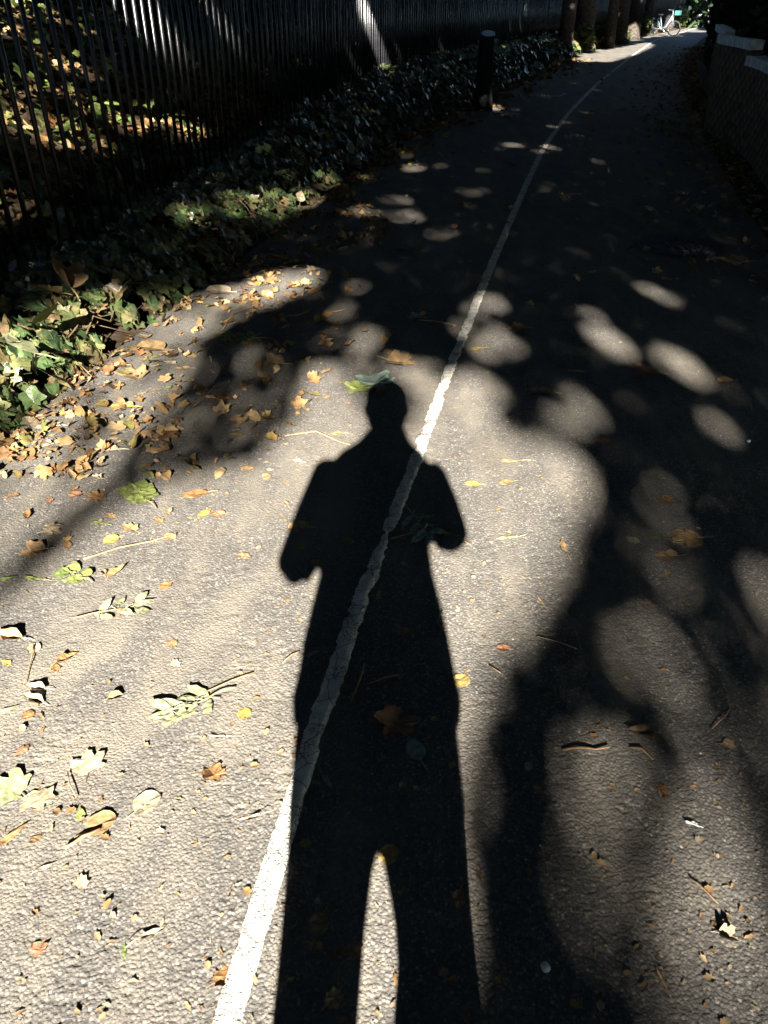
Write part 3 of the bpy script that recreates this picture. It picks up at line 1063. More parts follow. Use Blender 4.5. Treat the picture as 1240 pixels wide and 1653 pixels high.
# ------------------------------------------------------------------ leaf shapes
def half_leaf(kind):
    if kind == 'maple':
        return [(0, 1.0), (.06, .92), (.15, .87), (.17, .77), (.21, .65), (.31, .73), (.39, .71), (.50, .73), (.49, .62), (.53, .52), (.45, .42), (.41, .34), (.48, .26), (.46, .15), (.29, .11), (.14, .03), (0, .09)]
    if kind == 'ivy':
        return [(0, 1.0), (.10, .80), (.20, .62), (.40, .66), (.52, .60), (.44, .42), (.36, .26), (.40, .10), (.26, .00), (.10, .04), (0, .12)]
    if kind == 'ovate':
        return [(0, 1.0), (.06, .92), (.15, .80), (.24, .64), (.29, .46), (.29, .30), (.23, .15), (.12, .05), (0, 0)]
    if kind == 'round':
        return [(0, .98), (.10, .97), (.24, .90), (.36, .76), (.43, .58), (.42, .40), (.34, .23), (.20, .10), (.07, .03), (0, .07)]
    if kind == 'lance':
        return [(0, 1.0), (.04, .88), (.09, .72), (.125, .52), (.12, .34), (.08, .16), (.03, .05), (0, 0)]
    if kind == 'scrap':
        return [(0, .9), (.12, .95), (.18, .74), (.36, .70), (.30, .45), (.40, .28), (.22, .16), (.14, .02), (0, .1)]


def leaf_geo(kind, curl, fold, seed, stalk=True, jag=0.03):
    """a leaf blade of length 1 lying along +y, curled, as vertices and faces"""
    rd = random.Random(seed)
    h = half_leaf(kind)
    top, bot = h[0][1], h[-1][1]
    nm = 4
    mid = [(0, bot + (top - bot) * k / nm) for k in range(1, nm)]
    vs = [(0, top)] + [(0, bot)] + mid
    fs = []
    mi = [1] + list(range(2, 2 + nm - 1)) + [0]            # from base to tip
    for s in (1, -1):
        st = len(vs)
        inner = h[1:-1]
        for (x, y) in inner:
            vs.append((s * (x + rd.uniform(-jag, jag)), y + rd.uniform(-jag, jag)))
        n = len(inner)
        # strips between midrib points and the outline
        outl = [0] + list(range(st, st + n)) + [1]
        ys_ = [vs[i][1] for i in outl]
        m_sorted = mi[::-1]
        a = 0
        cuts = []
        for q in range(1, len(m_sorted) - 1):
            frac = q / (len(m_sorted) - 1)
            cuts.append(int(round(frac * (len(outl) - 1))))
        prev = 0
        for q in range(len(m_sorted) - 1):
            c = cuts[q] if q < len(cuts) else len(outl) - 1
            poly = [m_sorted[q]] + [outl[i] for i in range(prev, c + 1) if outl[i] not in (m_sorted[q], m_sorted[q + 1])] + [m_sorted[q + 1]]
            if len(poly) > 2:
                fs.append(tuple(poly if s == 1 else poly[::-1]))
            prev = c
    ph = rd.uniform(0, 6.28)
    out = []
    for (x, y) in vs:
        yc = y - 0.45
        z = fold * abs(x) + curl * (x * x * 1.6 + yc * yc * 0.9 + 0.5 * x * yc) + 0.035 * math.sin(9 * x + ph) * math.cos(8 * y + ph)
        out.append((x * (1 - 0.25 * abs(curl)), y, z))
    if stalk:
        n = len(out)
        zb = out[1][2]
        bend = rd.uniform(-0.12, 0.12)
        w = 0.012
        out += [(-w, bot, zb), (w, bot, zb), (bend * .5 + w, bot - 0.2, zb * .6 + .02), (bend * .5 - w, bot - 0.2, zb * .6 + .02), (bend + w, bot - 0.38, 0.015), (bend - w, bot - 0.38, 0.015),
                (0, bot, zb + 0.02), (bend * .5, bot - 0.2, zb * .6 + .045), (bend, bot - 0.38, 0.035)]
        fs += [(n, n + 3, n + 7, n + 6), (n + 6, n + 7, n + 2, n + 1), (n + 3, n + 5, n + 8, n + 7), (n + 7, n + 8, n + 4, n + 2)]
    zmin = min(p[2] for p in out)
    out = [(p[0], p[1] - 0.45, p[2] - zmin) for p in out]
    return out, fs


def leaf_mesh(kind, curl, fold, seed, stalk=True):
    v, f = leaf_geo(kind, curl, fold, seed, stalk)
    return MB().add(v, f).mesh('leaf_' + kind)


# ------------------------------------------------------------------ ivy between the railing and the path
ivy = empty('ivy_hedge', (float(x_left(4.0)) - 0.3, 4.0, 0.0))
tag(ivy, 'trailing green ivy with dry leaves along the foot of the railing', 'ivy')
IV = Vector(ivy.location)
ivy_protos = [leaf_mesh('ivy', random.uniform(-0.6, 0.3), random.uniform(-0.15, 0.35), 100 + k, True) for k in range(10)]


def ivy_h(y):
    y = np.asarray(y)
    return 0.13 + 0.07 * vnoise(y, y * 0, 0.7, 81) + 0.05 * vnoise(y, y * 0, 0.23, 82) + 0.12 * np.clip((y - 7) / 3, 0, 1) + 0.16 * np.clip((y - 10) / 6, 0, 1)


def ivy_points(n, y0, y1):
    y = rng.uniform(y0, y1, n)
    xl, xf = x_left(y), x_fence(y)
    edge = 0.0 + 0.12 * vnoise(y, y * 0, 0.5, 83) * np.clip((y - 3) / 2, 0.5, 1)
    w = rng.uniform(0, 1, n) ** 0.9
    prof = 1 - (1 - np.clip(w * 1.9, 0, 1)) ** 2.2
    x = xl - edge - w * (xl - edge - xf + 0.12)
    top = ivy_h(y) * prof * np.where(y < 9, 1.15 - 0.55 * w, 1.0)
    z = ground_z(x, y) + top * (1 - rng.uniform(0, 1, n) ** 2.2 * 0.75) + 0.015
    return x, y, z, w


# near leaves, one by one
x, y, z, w = ivy_points(5200, 2.1, 8.0)
cover_gap = vnoise(x, y, 0.16, 85)
keep = (cover_gap > 0.30)
x, y, z, w = x[keep], y[keep], z[keep], w[keep]
u_, v_ = topix(x, y, z)
infr = (u_ > -25) & (u_ < 1240) & (v_ > -10) & (v_ < 1653)
Dd = y * CP - (z - CH) * SP
front = np.where(infr, Dd + rng.uniform(0, 0.9, len(x)) + (1 - w) * 0.0 - z * 1.2, 99)
order = np.argsort(front)
pick = order[:285]
rest = np.setdiff1d(np.arange(len(x)), pick)


def ivy_rot(w_, n):
    """leaf planes tilt towards the path and the light"""
    out = []
    for i in range(n):
        out.append((random.gauss(0.15, 0.5), random.gauss(0.35 + 0.5 * (1 - w_[i]), 0.45), random.uniform(0, 6.28)))
    return out


def eul(r):
    return Matrix.Rotation(r[0], 3, 'X') @ Matrix.Rotation(r[1], 3, 'Y') @ Matrix.Rotation(r[2], 3, 'Z')


for i, r in zip(pick, ivy_rot(w[pick], len(pick))):
    me = random.choice(ivy_protos)
    o = bpy.data.objects.new('leaf', me)
    if not me.materials:
        me.materials.append(M['ivy'])
    link(o)
    o.parent = ivy
    o.location = Vector((x[i], y[i], z[i])) - IV
    o.rotation_euler = eul(r).to_euler()
    s = random.uniform(0.055, 0.095) if random.random() < 0.65 else random.uniform(0.10, 0.16)
    o.scale = (s, s, s)


def scatter(name, protos, X, Y, Z, sizes, rots, material, parent, org, kind='stuff', label=None, cat=None):
    VV, FF = [], []
    tri = []
    for q in protos:
        b = bmesh.new()
        v, f = q
        bv = [b.verts.new(p) for p in v]
        for fc in f:
            try:
                b.faces.new([bv[i] for i in fc])
            except ValueError:
                pass
        bmesh.ops.triangulate(b, faces=b.faces[:])
        b.verts.index_update()
        tri.append((np.array([p.co[:] for p in b.verts]), np.array([[vv_.index for vv_ in fc.verts] for fc in b.faces])))
        b.free()
    n = len(X)
    which = rng.integers(0, len(tri), n)
    c0 = 0
    for i in range(n):
        v, f = tri[which[i]]
        m = np.array(eul(rots[i]))
        VV.append((v * sizes[i]) @ m.T + np.array((X[i], Y[i], Z[i])) - np.array(org))
        FF.append(f + c0)
        c0 += len(v)
    o = new_obj(name, mesh_np(name, np.concatenate(VV), np.concatenate(FF)), material, parent)
    tag(o, label, cat, None, kind)
    return o


ivy_geo = [leaf_geo('ivy', random.uniform(-0.6, 0.3), random.uniform(-0.15, 0.35), 140 + k, False) for k in range(8)]
x2, y2, z2, w2 = ivy_points(3600, 8.0, 20)
x3, y3, z3, w3 = ivy_points(3200, 20, 48)
X = np.concatenate([x[rest], x2, x3])
Y = np.concatenate([y[rest], y2, y3])
Z = np.concatenate([z[rest], z2, z3])
W = np.concatenate([w[rest], w2, w3])
S = np.concatenate([rng.uniform(0.05, 0.10, len(rest)), rng.uniform(0.08, 0.14, len(x2)), rng.uniform(0.14, 0.24, len(x3))])
scatter('foliage', ivy_geo, X, Y, Z, S, ivy_rot(W, len(X)), M['ivys'], ivy, IV)
# runners of ivy
for kk in range(34):
    y0 = random.uniform(2.6, 7.5)
    x0 = float(x_left(y0)) - random.uniform(0.05, 0.5)
    a = random.uniform(-1.2, 1.6)
    pts = []
    for s_ in np.linspace(0, random.uniform(0.2, 0.5), 5):
        px = x0 + math.cos(a) * s_ * 0.7
        py = y0 + math.sin(a) * s_
        pz = max(0.02, float(ground_z(px, py)) + 0.02 + 0.16 * math.exp(-((px - x0) / 0.2) ** 2) * random.uniform(0.6, 1.1)) if px < float(x_left(py)) else 0.015
        pts.append((px - IV.x, py - IV.y, pz))
        a += random.uniform(-0.4, 0.4)
    MB().tube(pts, [0.004, 0.0035, 0.003, 0.0025, 0.0015], 5).build('stem', M['stem'], ivy)

# leaf litter and ivy on the bank behind the railing, litter by the path edge and the wall
lit_geo = [leaf_geo(kd, random.uniform(-0.8, 0.9), random.uniform(-0.2, 0.5), 200 + i, False, 0.05) for i, kd in enumerate(['maple', 'ovate', 'round', 'scrap', 'lance', 'ovate', 'ivy', 'scrap'])]


def rots_flat(n, tilt=0.35):
    return [(random.gauss(0, tilt), random.gauss(0, tilt), random.uniform(0, 6.28)) for _ in range(n)]


n = 9000
y = rng.uniform(2.5, 17, n)
b = rng.uniform(0.0, 1, n) ** 1.1 * 4.8
x = x_fence(y) - 0.02 - b
z = ground_z(x, y) + 0.01 + rng.uniform(0, 0.05, n)
rr = []
for i in range(n):
    rr.append((random.gauss(0.1, 0.45), random.gauss(0.46, 0.4), random.uniform(0, 6.28)))
scatter('leaf_litter', lit_geo, x, y, z, rng.uniform(0.05, 0.13, n), rr, M['litter'], None, (0, 0, 0), 'stuff', 'brown and tan dead leaves covering the bank behind the railing', 'leaf litter')
n = 7000
y = rng.uniform(2.5, 22, n)
b = rng.uniform(0.0, 1, n) * 5
x = x_fence(y) - 0.05 - b
k = vnoise(x, y, 0.55, 91) > 0.38
x, y, b = x[k], y[k], b[k]
z = ground_z(x, y) + 0.03 + rng.uniform(0, 0.22, len(x))
rr = [(random.gauss(0.15, 0.5), random.gauss(0.6, 0.45), random.uniform(0, 6.28)) for _ in x]
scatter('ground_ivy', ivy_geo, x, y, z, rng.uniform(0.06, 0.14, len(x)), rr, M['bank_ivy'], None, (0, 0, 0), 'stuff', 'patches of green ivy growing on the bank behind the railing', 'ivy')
# far part of the bank: dense dark undergrowth
n = 9000
y = rng.uniform(11, 60, n)
b = rng.uniform(0, 1, n) ** 0.8 * 3.0 + 0.2
x = x_fence(y) - b
z = ground_z(x, y) + rng.uniform(0, 1, n) ** 1.3 * 1.2
rr = [(random.gauss(0.1, 0.7), random.gauss(0.6, 0.6), random.uniform(0, 6.28)) for _ in x]
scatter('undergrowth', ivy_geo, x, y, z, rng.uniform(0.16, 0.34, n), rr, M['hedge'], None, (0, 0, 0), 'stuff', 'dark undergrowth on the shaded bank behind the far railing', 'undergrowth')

# verge litter under the wall
n = 3800
y = rng.uniform(4.5, 34, n)
x = x_wall(y) - 0.05 - rng.exponential(0.42, n) * (0.6 + 0.8 * vnoise(y, y * 0, 1.3, 96))
z = np.full(n, 0.02) + rng.uniform(0, 0.02, n)
scatter('leaf_litter', lit_geo, x, y, z, rng.uniform(0.03, 0.09, n), rots_flat(n), M['litter'], None, (0, 0, 0), 'stuff', 'drift of dead leaves along the foot of the brick wall', 'leaf litter')
# path edge litter on the left
n = 7600
y = 2.4 + rng.uniform(0, 1, n) ** 1.35 * 24
d = np.where(rng.uniform(0, 1, n) < 0.5, rng.exponential(0.14, n), rng.normal(0.52, 0.2, n) * np.clip(1.6 - np.abs(y - 4.2) / 2.2, 0.15, 1)) * (1 + 0.7 * vnoise(y, y * 0, 1.1, 92))
x = x_left(y) - 0.06 + d
k = (vnoise(x, y, 0.25, 93) * 0.6 + 0.4 * vnoise(x, y, 0.08, 95) > 0.46) & (x > x_left(y) - 0.1)
x, y = x[k], y[k]
z = np.full(len(x), 0.004) + rng.uniform(0, 0.012, len(x))
scatter('leaf_litter', lit_geo, x, y, z, (0.018 + 0.065 * rng.uniform(0, 1, len(x)) ** 1.9) * np.clip(y / 6, 1, 2), rots_flat(len(x), 0.42), M['litter'], None, (0, 0, 0), 'stuff', 'crumbled dead leaves gathered along the left edge of the path', 'leaf litter')
# crumbs, seeds and grit all over the path
crumb = [leaf_geo(kd, random.uniform(-0.5, 0.9), 0.2, 260 + i, False, 0.08) for i, kd in enumerate(['scrap', 'ovate', 'lance', 'lance'])]
n = 9500
y = 0.45 + rng.uniform(0, 1, n) ** 1.5 * 9
x = rng.uniform(-1, 1, n) * np.clip(y * 0.62 + 0.25, 0, 2.6)
k = (x > x_left(y)) & (rng.uniform(0, 1, n) < 0.35 + 0.65 * vnoise(x, y, 0.35, 94))
x, y = x[k], y[k]
z = np.full(len(x), 0.0022) + rng.uniform(0, 0.002, len(x))
scatter('path_debris', crumb, x, y, z, 0.003 + rng.uniform(0, 1, len(x)) ** 3.5 * 0.022, rots_flat(len(x), 0.12), M['crumb'], None, (0, 0, 0), 'stuff', 'crumbs of dead leaf and seed strewn over the asphalt', 'debris')
#@@PART2
# ------------------------------------------------------------------ brick wall on the right
wall = empty('brick_wall', (float(x_wall(9)), 9.0, 0.0))
tag(wall, 'low old brick wall with pale stepped stone copings on the right', 'wall')
WO = Vector(wall.location)
arc_y = [4.0]
while arc_y[-1] < 16.7:
    q = arc_y[-1]
    dxdy = (float(x_wall(q + 0.05)) - float(x_wall(q - 0.05))) / 0.1
    arc_y.append(q + 0.225 / math.hypot(1, dxdy))


def wall_top(q):
    return 11 if q < 10.0 else 13


def in_opening(q, z):
    return 11.8 < q < 12.9


brick_me = []
for k in range(4):
    mb = MB()
    rd = random.Random(k)
    mb.box((0.05, 0, 0), (0.1, 0.214, 0.064))
    me = mb.mesh('brick')
    for v in me.vertices:
        v.co += Vector((rd.uniform(-0.003, 0.003), rd.uniform(-0.003, 0.003), rd.uniform(-0.002, 0.002)))
    me.materials.append(M['brick'])
    brick_me.append(me)
cand = []
for i, q in enumerate(arc_y):
    for c in range(wall_top(q)):
        qq = q + (0.11 if c % 2 else 0)
        z = 0.02 + c * 0.075 + 0.0325
        if in_opening(qq, z):
            continue
        xx = float(x_wall(qq))
        ang = -math.atan2(float(x_wall(qq + 0.1)) - float(x_wall(qq - 0.1)), 0.2)
        cand.append((xx, qq, z, ang))
ca = np.array(cand)
u_, v_ = topix(ca[:, 0], ca[:, 1], ca[:, 2])
seen = (u_ < 1252) & (u_ > 0) & (v_ > -5) & (ca[:, 1] > 5)
rank = np.where(seen, ca[:, 1], 1000 + ca[:, 1])
order = np.argsort(rank)
rest_b = MB()
for j, i in enumerate(order):
    xx, qq, z, ang = cand[i]
    off = random.uniform(-0.004, 0.003)
    if j < 295:
        o = bpy.data.objects.new('brick', brick_me[j % 4])
        link(o)
        o.parent = wall
        o.location = Vector((xx + off, qq, z)) - WO
        o.rotation_euler = (random.uniform(-0.01, 0.01), 0, ang)
    else:
        Mx = Matrix.Translation(Vector((xx + off, qq, z)) - WO) @ Matrix.Rotation(ang, 4, 'Z')
        rest_b.add([Mx @ v.co for v in brick_me[j % 4].vertices], [tuple(p.vertices) for p in brick_me[j % 4].polygons])
tag(rest_b.build('far_bricks', M['bricks'], wall), kind='stuff')


def wall_core(y0, y1, z0, z1, name, m, front=0.008, back=0.125, step=0.3):
    rg = []
    for q in np.append(np.arange(y0, y1, step), y1):
        xx = float(x_wall(q))
        rg.append([(xx + front - WO.x, q - WO.y, z0), (xx + back - WO.x, q - WO.y, z0), (xx + back - WO.x, q - WO.y, z1), (xx + front - WO.x, q - WO.y, z1)])
    return MB().rings(rg).build(name, m, wall)


wall_core(4.0, 10.0, -0.1, 0.835, 'mortar_core', M['mortar'])
wall_core(10.0, 11.8, -0.1, 0.985, 'mortar_core', M['mortar'])
wall_core(11.8, 12.9, -0.1, 0.62, 'recess_shade', M['gap_shade'], 0.45, 0.55)  # black slab at the back of the opening, shade painted as colour
wall_core(12.9, 16.9, -0.1, 0.985, 'mortar_core', M['mortar'])
cop = [(4.0, 5.6, .845), (5.62, 7.2, .845), (7.22, 8.7, .845), (8.72, 10.05, .845), (9.95, 11.9, .995)] + [(12.85 + k * 2.0, 14.83 + k * 2.0, .995) for k in range(2)]
for (a, b, z) in cop:
    hz = 0.095
    o = wall_core(a, b, z, z + hz, 'coping_stone', M['coping'], -0.055, 0.16 if a < 9.9 else 0.09, 0.5)
    for v in o.data.vertices:
        v.co += Vector((random.uniform(-0.004, 0.004), 0, random.uniform(-0.004, 0.004)))


# ------------------------------------------------------------------ hedges, with leaf screens added out of view to block sky
def hedge(name, label, cat, n, fy, fx, fz, size, material, group=None):
    q = fy(n)
    x = fx(q)
    z = fz(q, n)
    o0 = (float(x.mean()), float(q.mean()), 0)
    t = empty(name, o0)
    tag(t, label, cat, group)
    V, F = leaf_quads(np.stack([x, q, z], 1) - np.array(o0), np.full(n, size), np.full(n, size * 0.7), 0.2)
    new_obj('foliage', mesh_np('foliage', V, F), material, t)
    st = MB()
    for k in range(0, n, max(1, n // 30)):
        st.tube([(x[k] - o0[0], q[k] - o0[1], -0.05), (x[k] - o0[0] + 0.05, q[k] - o0[1], max(0.3, z[k]))], [0.03, 0.012], 5)
    st.build('stems', M['bark'], t)
    return t


hedge('evergreen_hedge', 'tall dark evergreen hedge rising behind the low brick wall', 'hedge', 60000, lambda n: rng.uniform(-14, 56, n),
      lambda q: x_wall(q) + np.where(q > 17.2, 0.15, 1.0) + rng.uniform(0, 1.3, len(q)), lambda q, n: rng.uniform(0.1, 1, n) * np.where(q > 14, 1.75, 5.5), 0.34, M['hedge'])  # height above eye level added to block sky
hedge('bank_sky_screen', 'unseen leaf screen added along the top of the bank to block sky', 'hedge', 24000, lambda n: rng.uniform(-18, 60, n),
      lambda q: x_fence(q) - 5.4 - rng.uniform(0, 1.5, len(q)), lambda q, n: 1.6 + rng.uniform(0.0, 5.2, n), 0.32, M['hedge'])  # out of view, added to keep sky light off from the left
hedge('rear_sky_screen', 'unseen leaf screen added behind the photographer to block sky', 'hedge', 12000, lambda n: rng.uniform(-24, -22.6, n),
      lambda q: rng.uniform(-14, 9, len(q)), lambda q, n: rng.uniform(0.0, 5.5, n), 0.32, M['hedge'])  # never in view, added to block low sky behind the camera

hedge('far_hedge', 'dark leafy screen at the far end of the path with bright gaps', 'hedge', 15000, lambda n: rng.uniform(58, 63, n),
      lambda q: rng.uniform(8, 44, len(q)), lambda q, n: rng.uniform(0.0, 5.0, n), 0.5, M['hedge'])

# ------------------------------------------------------------------ waist-high post by the ivy
px, py = 1.56, 13.75
post = empty('bollard', (px, py, 0))
tag(post, 'black waist-high post with slanted cap coloured as pale blue sky sheen at the ivy edge', 'bollard')
mb = MB()
rg = []
for z, r in ((-0.05, 0.165), (0.06, 0.16), (0.12, 0.15), (0.3, 0.128), (0.36, 0.12), (0.98, 0.112)):
    rg.append([(r * math.cos(2 * math.pi * (k + .5) / 8) * 1.08, r * math.sin(2 * math.pi * (k + .5) / 8) * 1.08, z) for k in range(8)])
mb.rings(rg).build('shaft', M['post'], post)
mb = MB()
n = 8
lo = [(0.135 * math.cos(2 * math.pi * (k + .5) / n), 0.135 * math.sin(2 * math.pi * (k + .5) / n), 0.982) for k in range(n)]
hi = [(0.115 * math.cos(2 * math.pi * (k + .5) / n) + 0.01, 0.10 * math.sin(2 * math.pi * (k + .5) / n), 1.03 + 0.28 * 0.115 * math.sin(2 * math.pi * (k + .5) / n)) for k in range(n)]
mb.rings([lo, hi])
mb.build('collar', M['post'], post)
hi2 = [(x * 0.95 + 0.018, y * 0.95, z + 0.004) for x, y, z in hi]
hi3 = [(x * 0.86 + 0.018, y * 0.86, z + 0.018) for x, y, z in hi]
MB().rings([hi2, hi3]).build('cap', M['cap'], post)
mb = MB()
for k in range(2):
    z = 0.62 + 0.09 * k
    mb.rings([[(0.130 * math.cos(2 * math.pi * (j + .5) / 8), 0.130 * math.sin(2 * math.pi * (j + .5) / 8), zz) for j in range(8)] for zz in (z, z + 0.025)])
mb.build('band', M['post'], post)


# ------------------------------------------------------------------ shrubs and bicycle at the bend, pale house beyond
def shrub(x, y, r, h, lab, seed, m='shrub'):
    t = empty('shrub', (x, y, 0))
    tag(t, lab, 'shrub', 'shrubs at the bend')
    n = 420
    rr_ = np.random.default_rng(seed)
    d = rr_.normal(size=(n, 3))
    d /= np.linalg.norm(d, axis=1)[:, None]
    rad = rr_.uniform(0.45, 1, n) ** 0.5
    P_ = d * rad[:, None] * np.array((r, r, h / 2)) * (0.75 + 0.35 * rr_.uniform(0, 1, n))[:, None] + np.array((0, 0, h / 2))
    P_ = P_[P_[:, 2] > 0.02]
    V, F = leaf_quads(P_, np.full(len(P_), 0.17), np.full(len(P_), 0.11), 0.3)
    new_obj('foliage', mesh_np('foliage', V, F), M[m], t)
    st = MB()
    for k in range(7):
        a = random.uniform(0, 6.28)
        st.tube([(0.05 * math.cos(a), 0.05 * math.sin(a), -0.03), (r * .5 * math.cos(a), r * .5 * math.sin(a), h * 0.75)], [0.02, 0.006], 5)
    st.build('stems', M['bark'], t)


for (u, v, r, h, lab) in [(940, 84, .35, .85, 'small sunlit yellow-green bush left of the sun patch at the bend'), (973, 76, .3, .75, 'sunlit bush between the two dark trunks at the bend'),
                          (1030, 62, .45, 1.1, 'sunlit bush just left of the parked bicycle'), (1090, 47, .8, 1.25, 'wide sunlit bush where the path vanishes right of the bicycle'),
                          (1060, 44, .7, 1.4, 'dark leafy bush directly behind the parked bicycle')]:
    x, y = gpt(u, v)
    shrub(x, y, r, h, lab, int(u))

M['tyre'] = mat('black_rubber', (0.02, 0.02, 0.02), 0.8, 0.2)
M['frame_white'] = mat('white_bicycle_paint', (0.10, 0.115, 0.135), 0.5, 0.3)
M['frame_teal'] = mat('teal_bicycle_paint', (0.03, 0.10, 0.095), 0.5, 0.3)
M['steel'] = mat('bicycle_steel', (0.4, 0.4, 0.4), 0.3, 0.5, metallic=0.9)
bx, by = gpt(1068, 58)
bike = empty('bicycle', (bx, by, 0.0), R(-35))
tag(bike, 'white step-through bicycle with teal rear guard parked at the far bend', 'bicycle')


def wheel(cx, parent):
    w_ = empty_part = MB()
    n = 28
    pts = [(cx + 0.31 * math.cos(2 * math.pi * k / n), 0, 0.33 + 0.31 * math.sin(2 * math.pi * k / n)) for k in range(n + 1)]
    ty = MB().tube(pts, 0.022, 8, False).build('wheel', M['tyre'], parent, True)
    pts = [(cx + 0.285 * math.cos(2 * math.pi * k / n), 0, 0.33 + 0.285 * math.sin(2 * math.pi * k / n)) for k in range(n + 1)]
    MB().tube(pts, 0.011, 6, False).build('rim', M['steel'], ty, True)
    sp_ = MB()
    for k in range(14):
        a = 2 * math.pi * k / 14
        sp_.tube([(cx, 0, 0.33), (cx + 0.285 * math.cos(a), 0, 0.33 + 0.285 * math.sin(a))], 0.0022, 4)
    sp_.tube([(cx, -0.05, 0.33), (cx, 0.05, 0.33)], 0.022, 8)
    sp_.build('spokes', M['steel'], ty)


wheel(-0.52, bike)
wheel(0.55, bike)
fr = MB()
fr.tube([(-0.52, 0.06, 0.33), (-0.05, 0.03, 0.30)], 0.014, 6)
fr.tube([(-0.52, -0.06, 0.33), (-0.05, -0.03, 0.30)], 0.014, 6)
fr.tube([(-0.05, 0, 0.30), (-0.2, 0, 0.80)], 0.026, 8)
fr.tube([(-0.05, 0, 0.30), (0.15, 0, 0.40), (0.40, 0, 0.86)], 0.048, 10)
fr.tube([(0.40, 0, 0.80), (0.375, 0, 1.0)], 0.026, 8)
fr.build('frame', M['frame_white'], bike, True)
fk = MB()
fk.tube([(0.40, 0, 0.82), (0.43, 0.06, 0.68), (0.55, 0.06, 0.33)], 0.014, 6)
fk.tube([(0.40, 0, 0.82), (0.43, -0.06, 0.68), (0.55, -0.06, 0.33)], 0.014, 6)
fk.build('fork', M['frame_white'], bike, True)
hb = MB().tube([(0.375, 0, 0.98), (0.36, 0, 1.06)], 0.014, 6).tube([(0.22, -0.3, 1.10), (0.33, -0.18, 1.08), (0.36, 0, 1.06), (0.33, 0.18, 1.08), (0.22, 0.3, 1.10)], 0.012, 6)
hb.build('handlebar', M['steel'], bike, True)
sa = MB().rings([[(-0.34 + 0.0, s_ * 0.09, 0.86 + dz) for s_, dz in ((-1, 0), (1, 0), (0.9, 0.05), (-0.9, 0.05))], [(-0.2, s_ * 0.07, 0.86 + dz) for s_, dz in ((-1, 0), (1, 0), (0.9, 0.05), (-0.9, 0.05))], [(-0.07, s_ * 0.02, 0.87 + dz) for s_, dz in ((-1, 0), (1, 0), (0.9, 0.03), (-0.9, 0.03))]])
sa.build('saddle', M['tyre'], bike)
rg = []
for k in range(14):
    a = R(10 + 150 * k / 13)
    rg.append([(-0.52 + rr_ * math.cos(a), yy3, 0.33 + rr_ * math.sin(a)) for rr_, yy3 in ((0.345, -0.05), (0.385, -0.03), (0.385, 0.03), (0.345, 0.05))])
MB().rings(rg).build('rear_guard', M['frame_teal'], bike, True)
MB().box((-0.45, 0, 0.72), (0.34, 0.14, 0.05)).box((-0.50, 0, 0.62), (0.30, 0.012, 0.16)).build('carrier', M['frame_teal'], bike)
MB().box((0.62, 0, 0.88), (0.22, 0.30, 0.02)).box((0.73, 0, 0.97), (0.015, 0.30, 0.18)).box((0.51, 0, 0.97), (0.015, 0.30, 0.18)).box((0.62, 0.15, 0.97), (0.22, 0.012, 0.18)).box((0.62, -0.15, 0.97), (0.22, 0.012, 0.18)).build('basket', M['frame_teal'], bike)
MB().tube([(-0.05, -0.07, 0.30), (-0.05, 0.07, 0.30)], 0.05, 12).tube([(-0.05, 0.07, 0.30), (0.08, 0.08, 0.19)], 0.012, 6).tube([(-0.05, -0.07, 0.30), (-0.18, -0.08, 0.41)], 0.012, 6).box((0.08, 0.13, 0.19), (0.09, 0.1, 0.02)).box((-0.18, -0.13, 0.41), (0.09, 0.1, 0.02)).build('crank', M['steel'], bike)
MB().tube([(-0.12, 0.05, 0.32), (-0.2, 0.22, 0.0)], 0.009, 6).build('stand', M['steel'], bike)

M['render'] = mat('pale_rendered_wall', (0.16, 0.18, 0.22), 0.85, 0.2, 2, 0.1)
M['glass'] = mat('dark_window_glass', (0.02, 0.025, 0.03), 0.1, 0.5)
M['slate'] = mat('slate_roof', (0.05, 0.05, 0.06), 0.7, 0.3, 3, 0.3)
hs = empty('pale_house', (22.0, 76.0, 0), R(-20))
tag(hs, 'pale rendered house showing between the trunks beyond the bend', 'house')
MB().box((0, 0, 2.7), (22, 7, 5.6)).build('wall', M['render'], hs)
rf = MB().add([(-11.4, -4, 5.45), (11.4, -4, 5.45), (11.4, 4, 5.45), (-11.4, 4, 5.45), (-11.4, 0, 8), (11.4, 0, 8)], [(0, 1, 5, 4), (2, 3, 4, 5), (0, 4, 3), (1, 2, 5), (0, 3, 2, 1)])
rf.build('roof', M['slate'], hs)
for k in range(7):
    for zz in (1.4, 4.0):
        wd = MB().box((-9 + 3 * k, -3.51, zz), (1.2, 0.06, 1.5)).build('window', M['frame_white'], hs)
        MB().box((-9 + 3 * k, -3.545, zz), (1.0, 0.03, 1.3)).build('pane', M['glass'], wd)

# ------------------------------------------------------------------ fallen leaves, one by one
protos = {}
for kd in ('maple', 'ovate', 'round', 'lance', 'scrap'):
    for ci, (c, fo) in enumerate(((0.05, 0.02), (0.22, 0.09), (-0.22, 0.04), (0.7, 0.35))):
        protos[kd, ci] = leaf_mesh(kd, c, fo, 300 + ci + hash(len(kd)) % 7, True)
mat_copies = {}


def proto(kd, ci, m):
    key = (kd, ci, m)
    if key not in mat_copies:
        me = protos[kd, ci].copy()
        me.materials.clear()
        me.materials.append(M[m])
        mat_copies[key] = me
    return mat_copies[key]


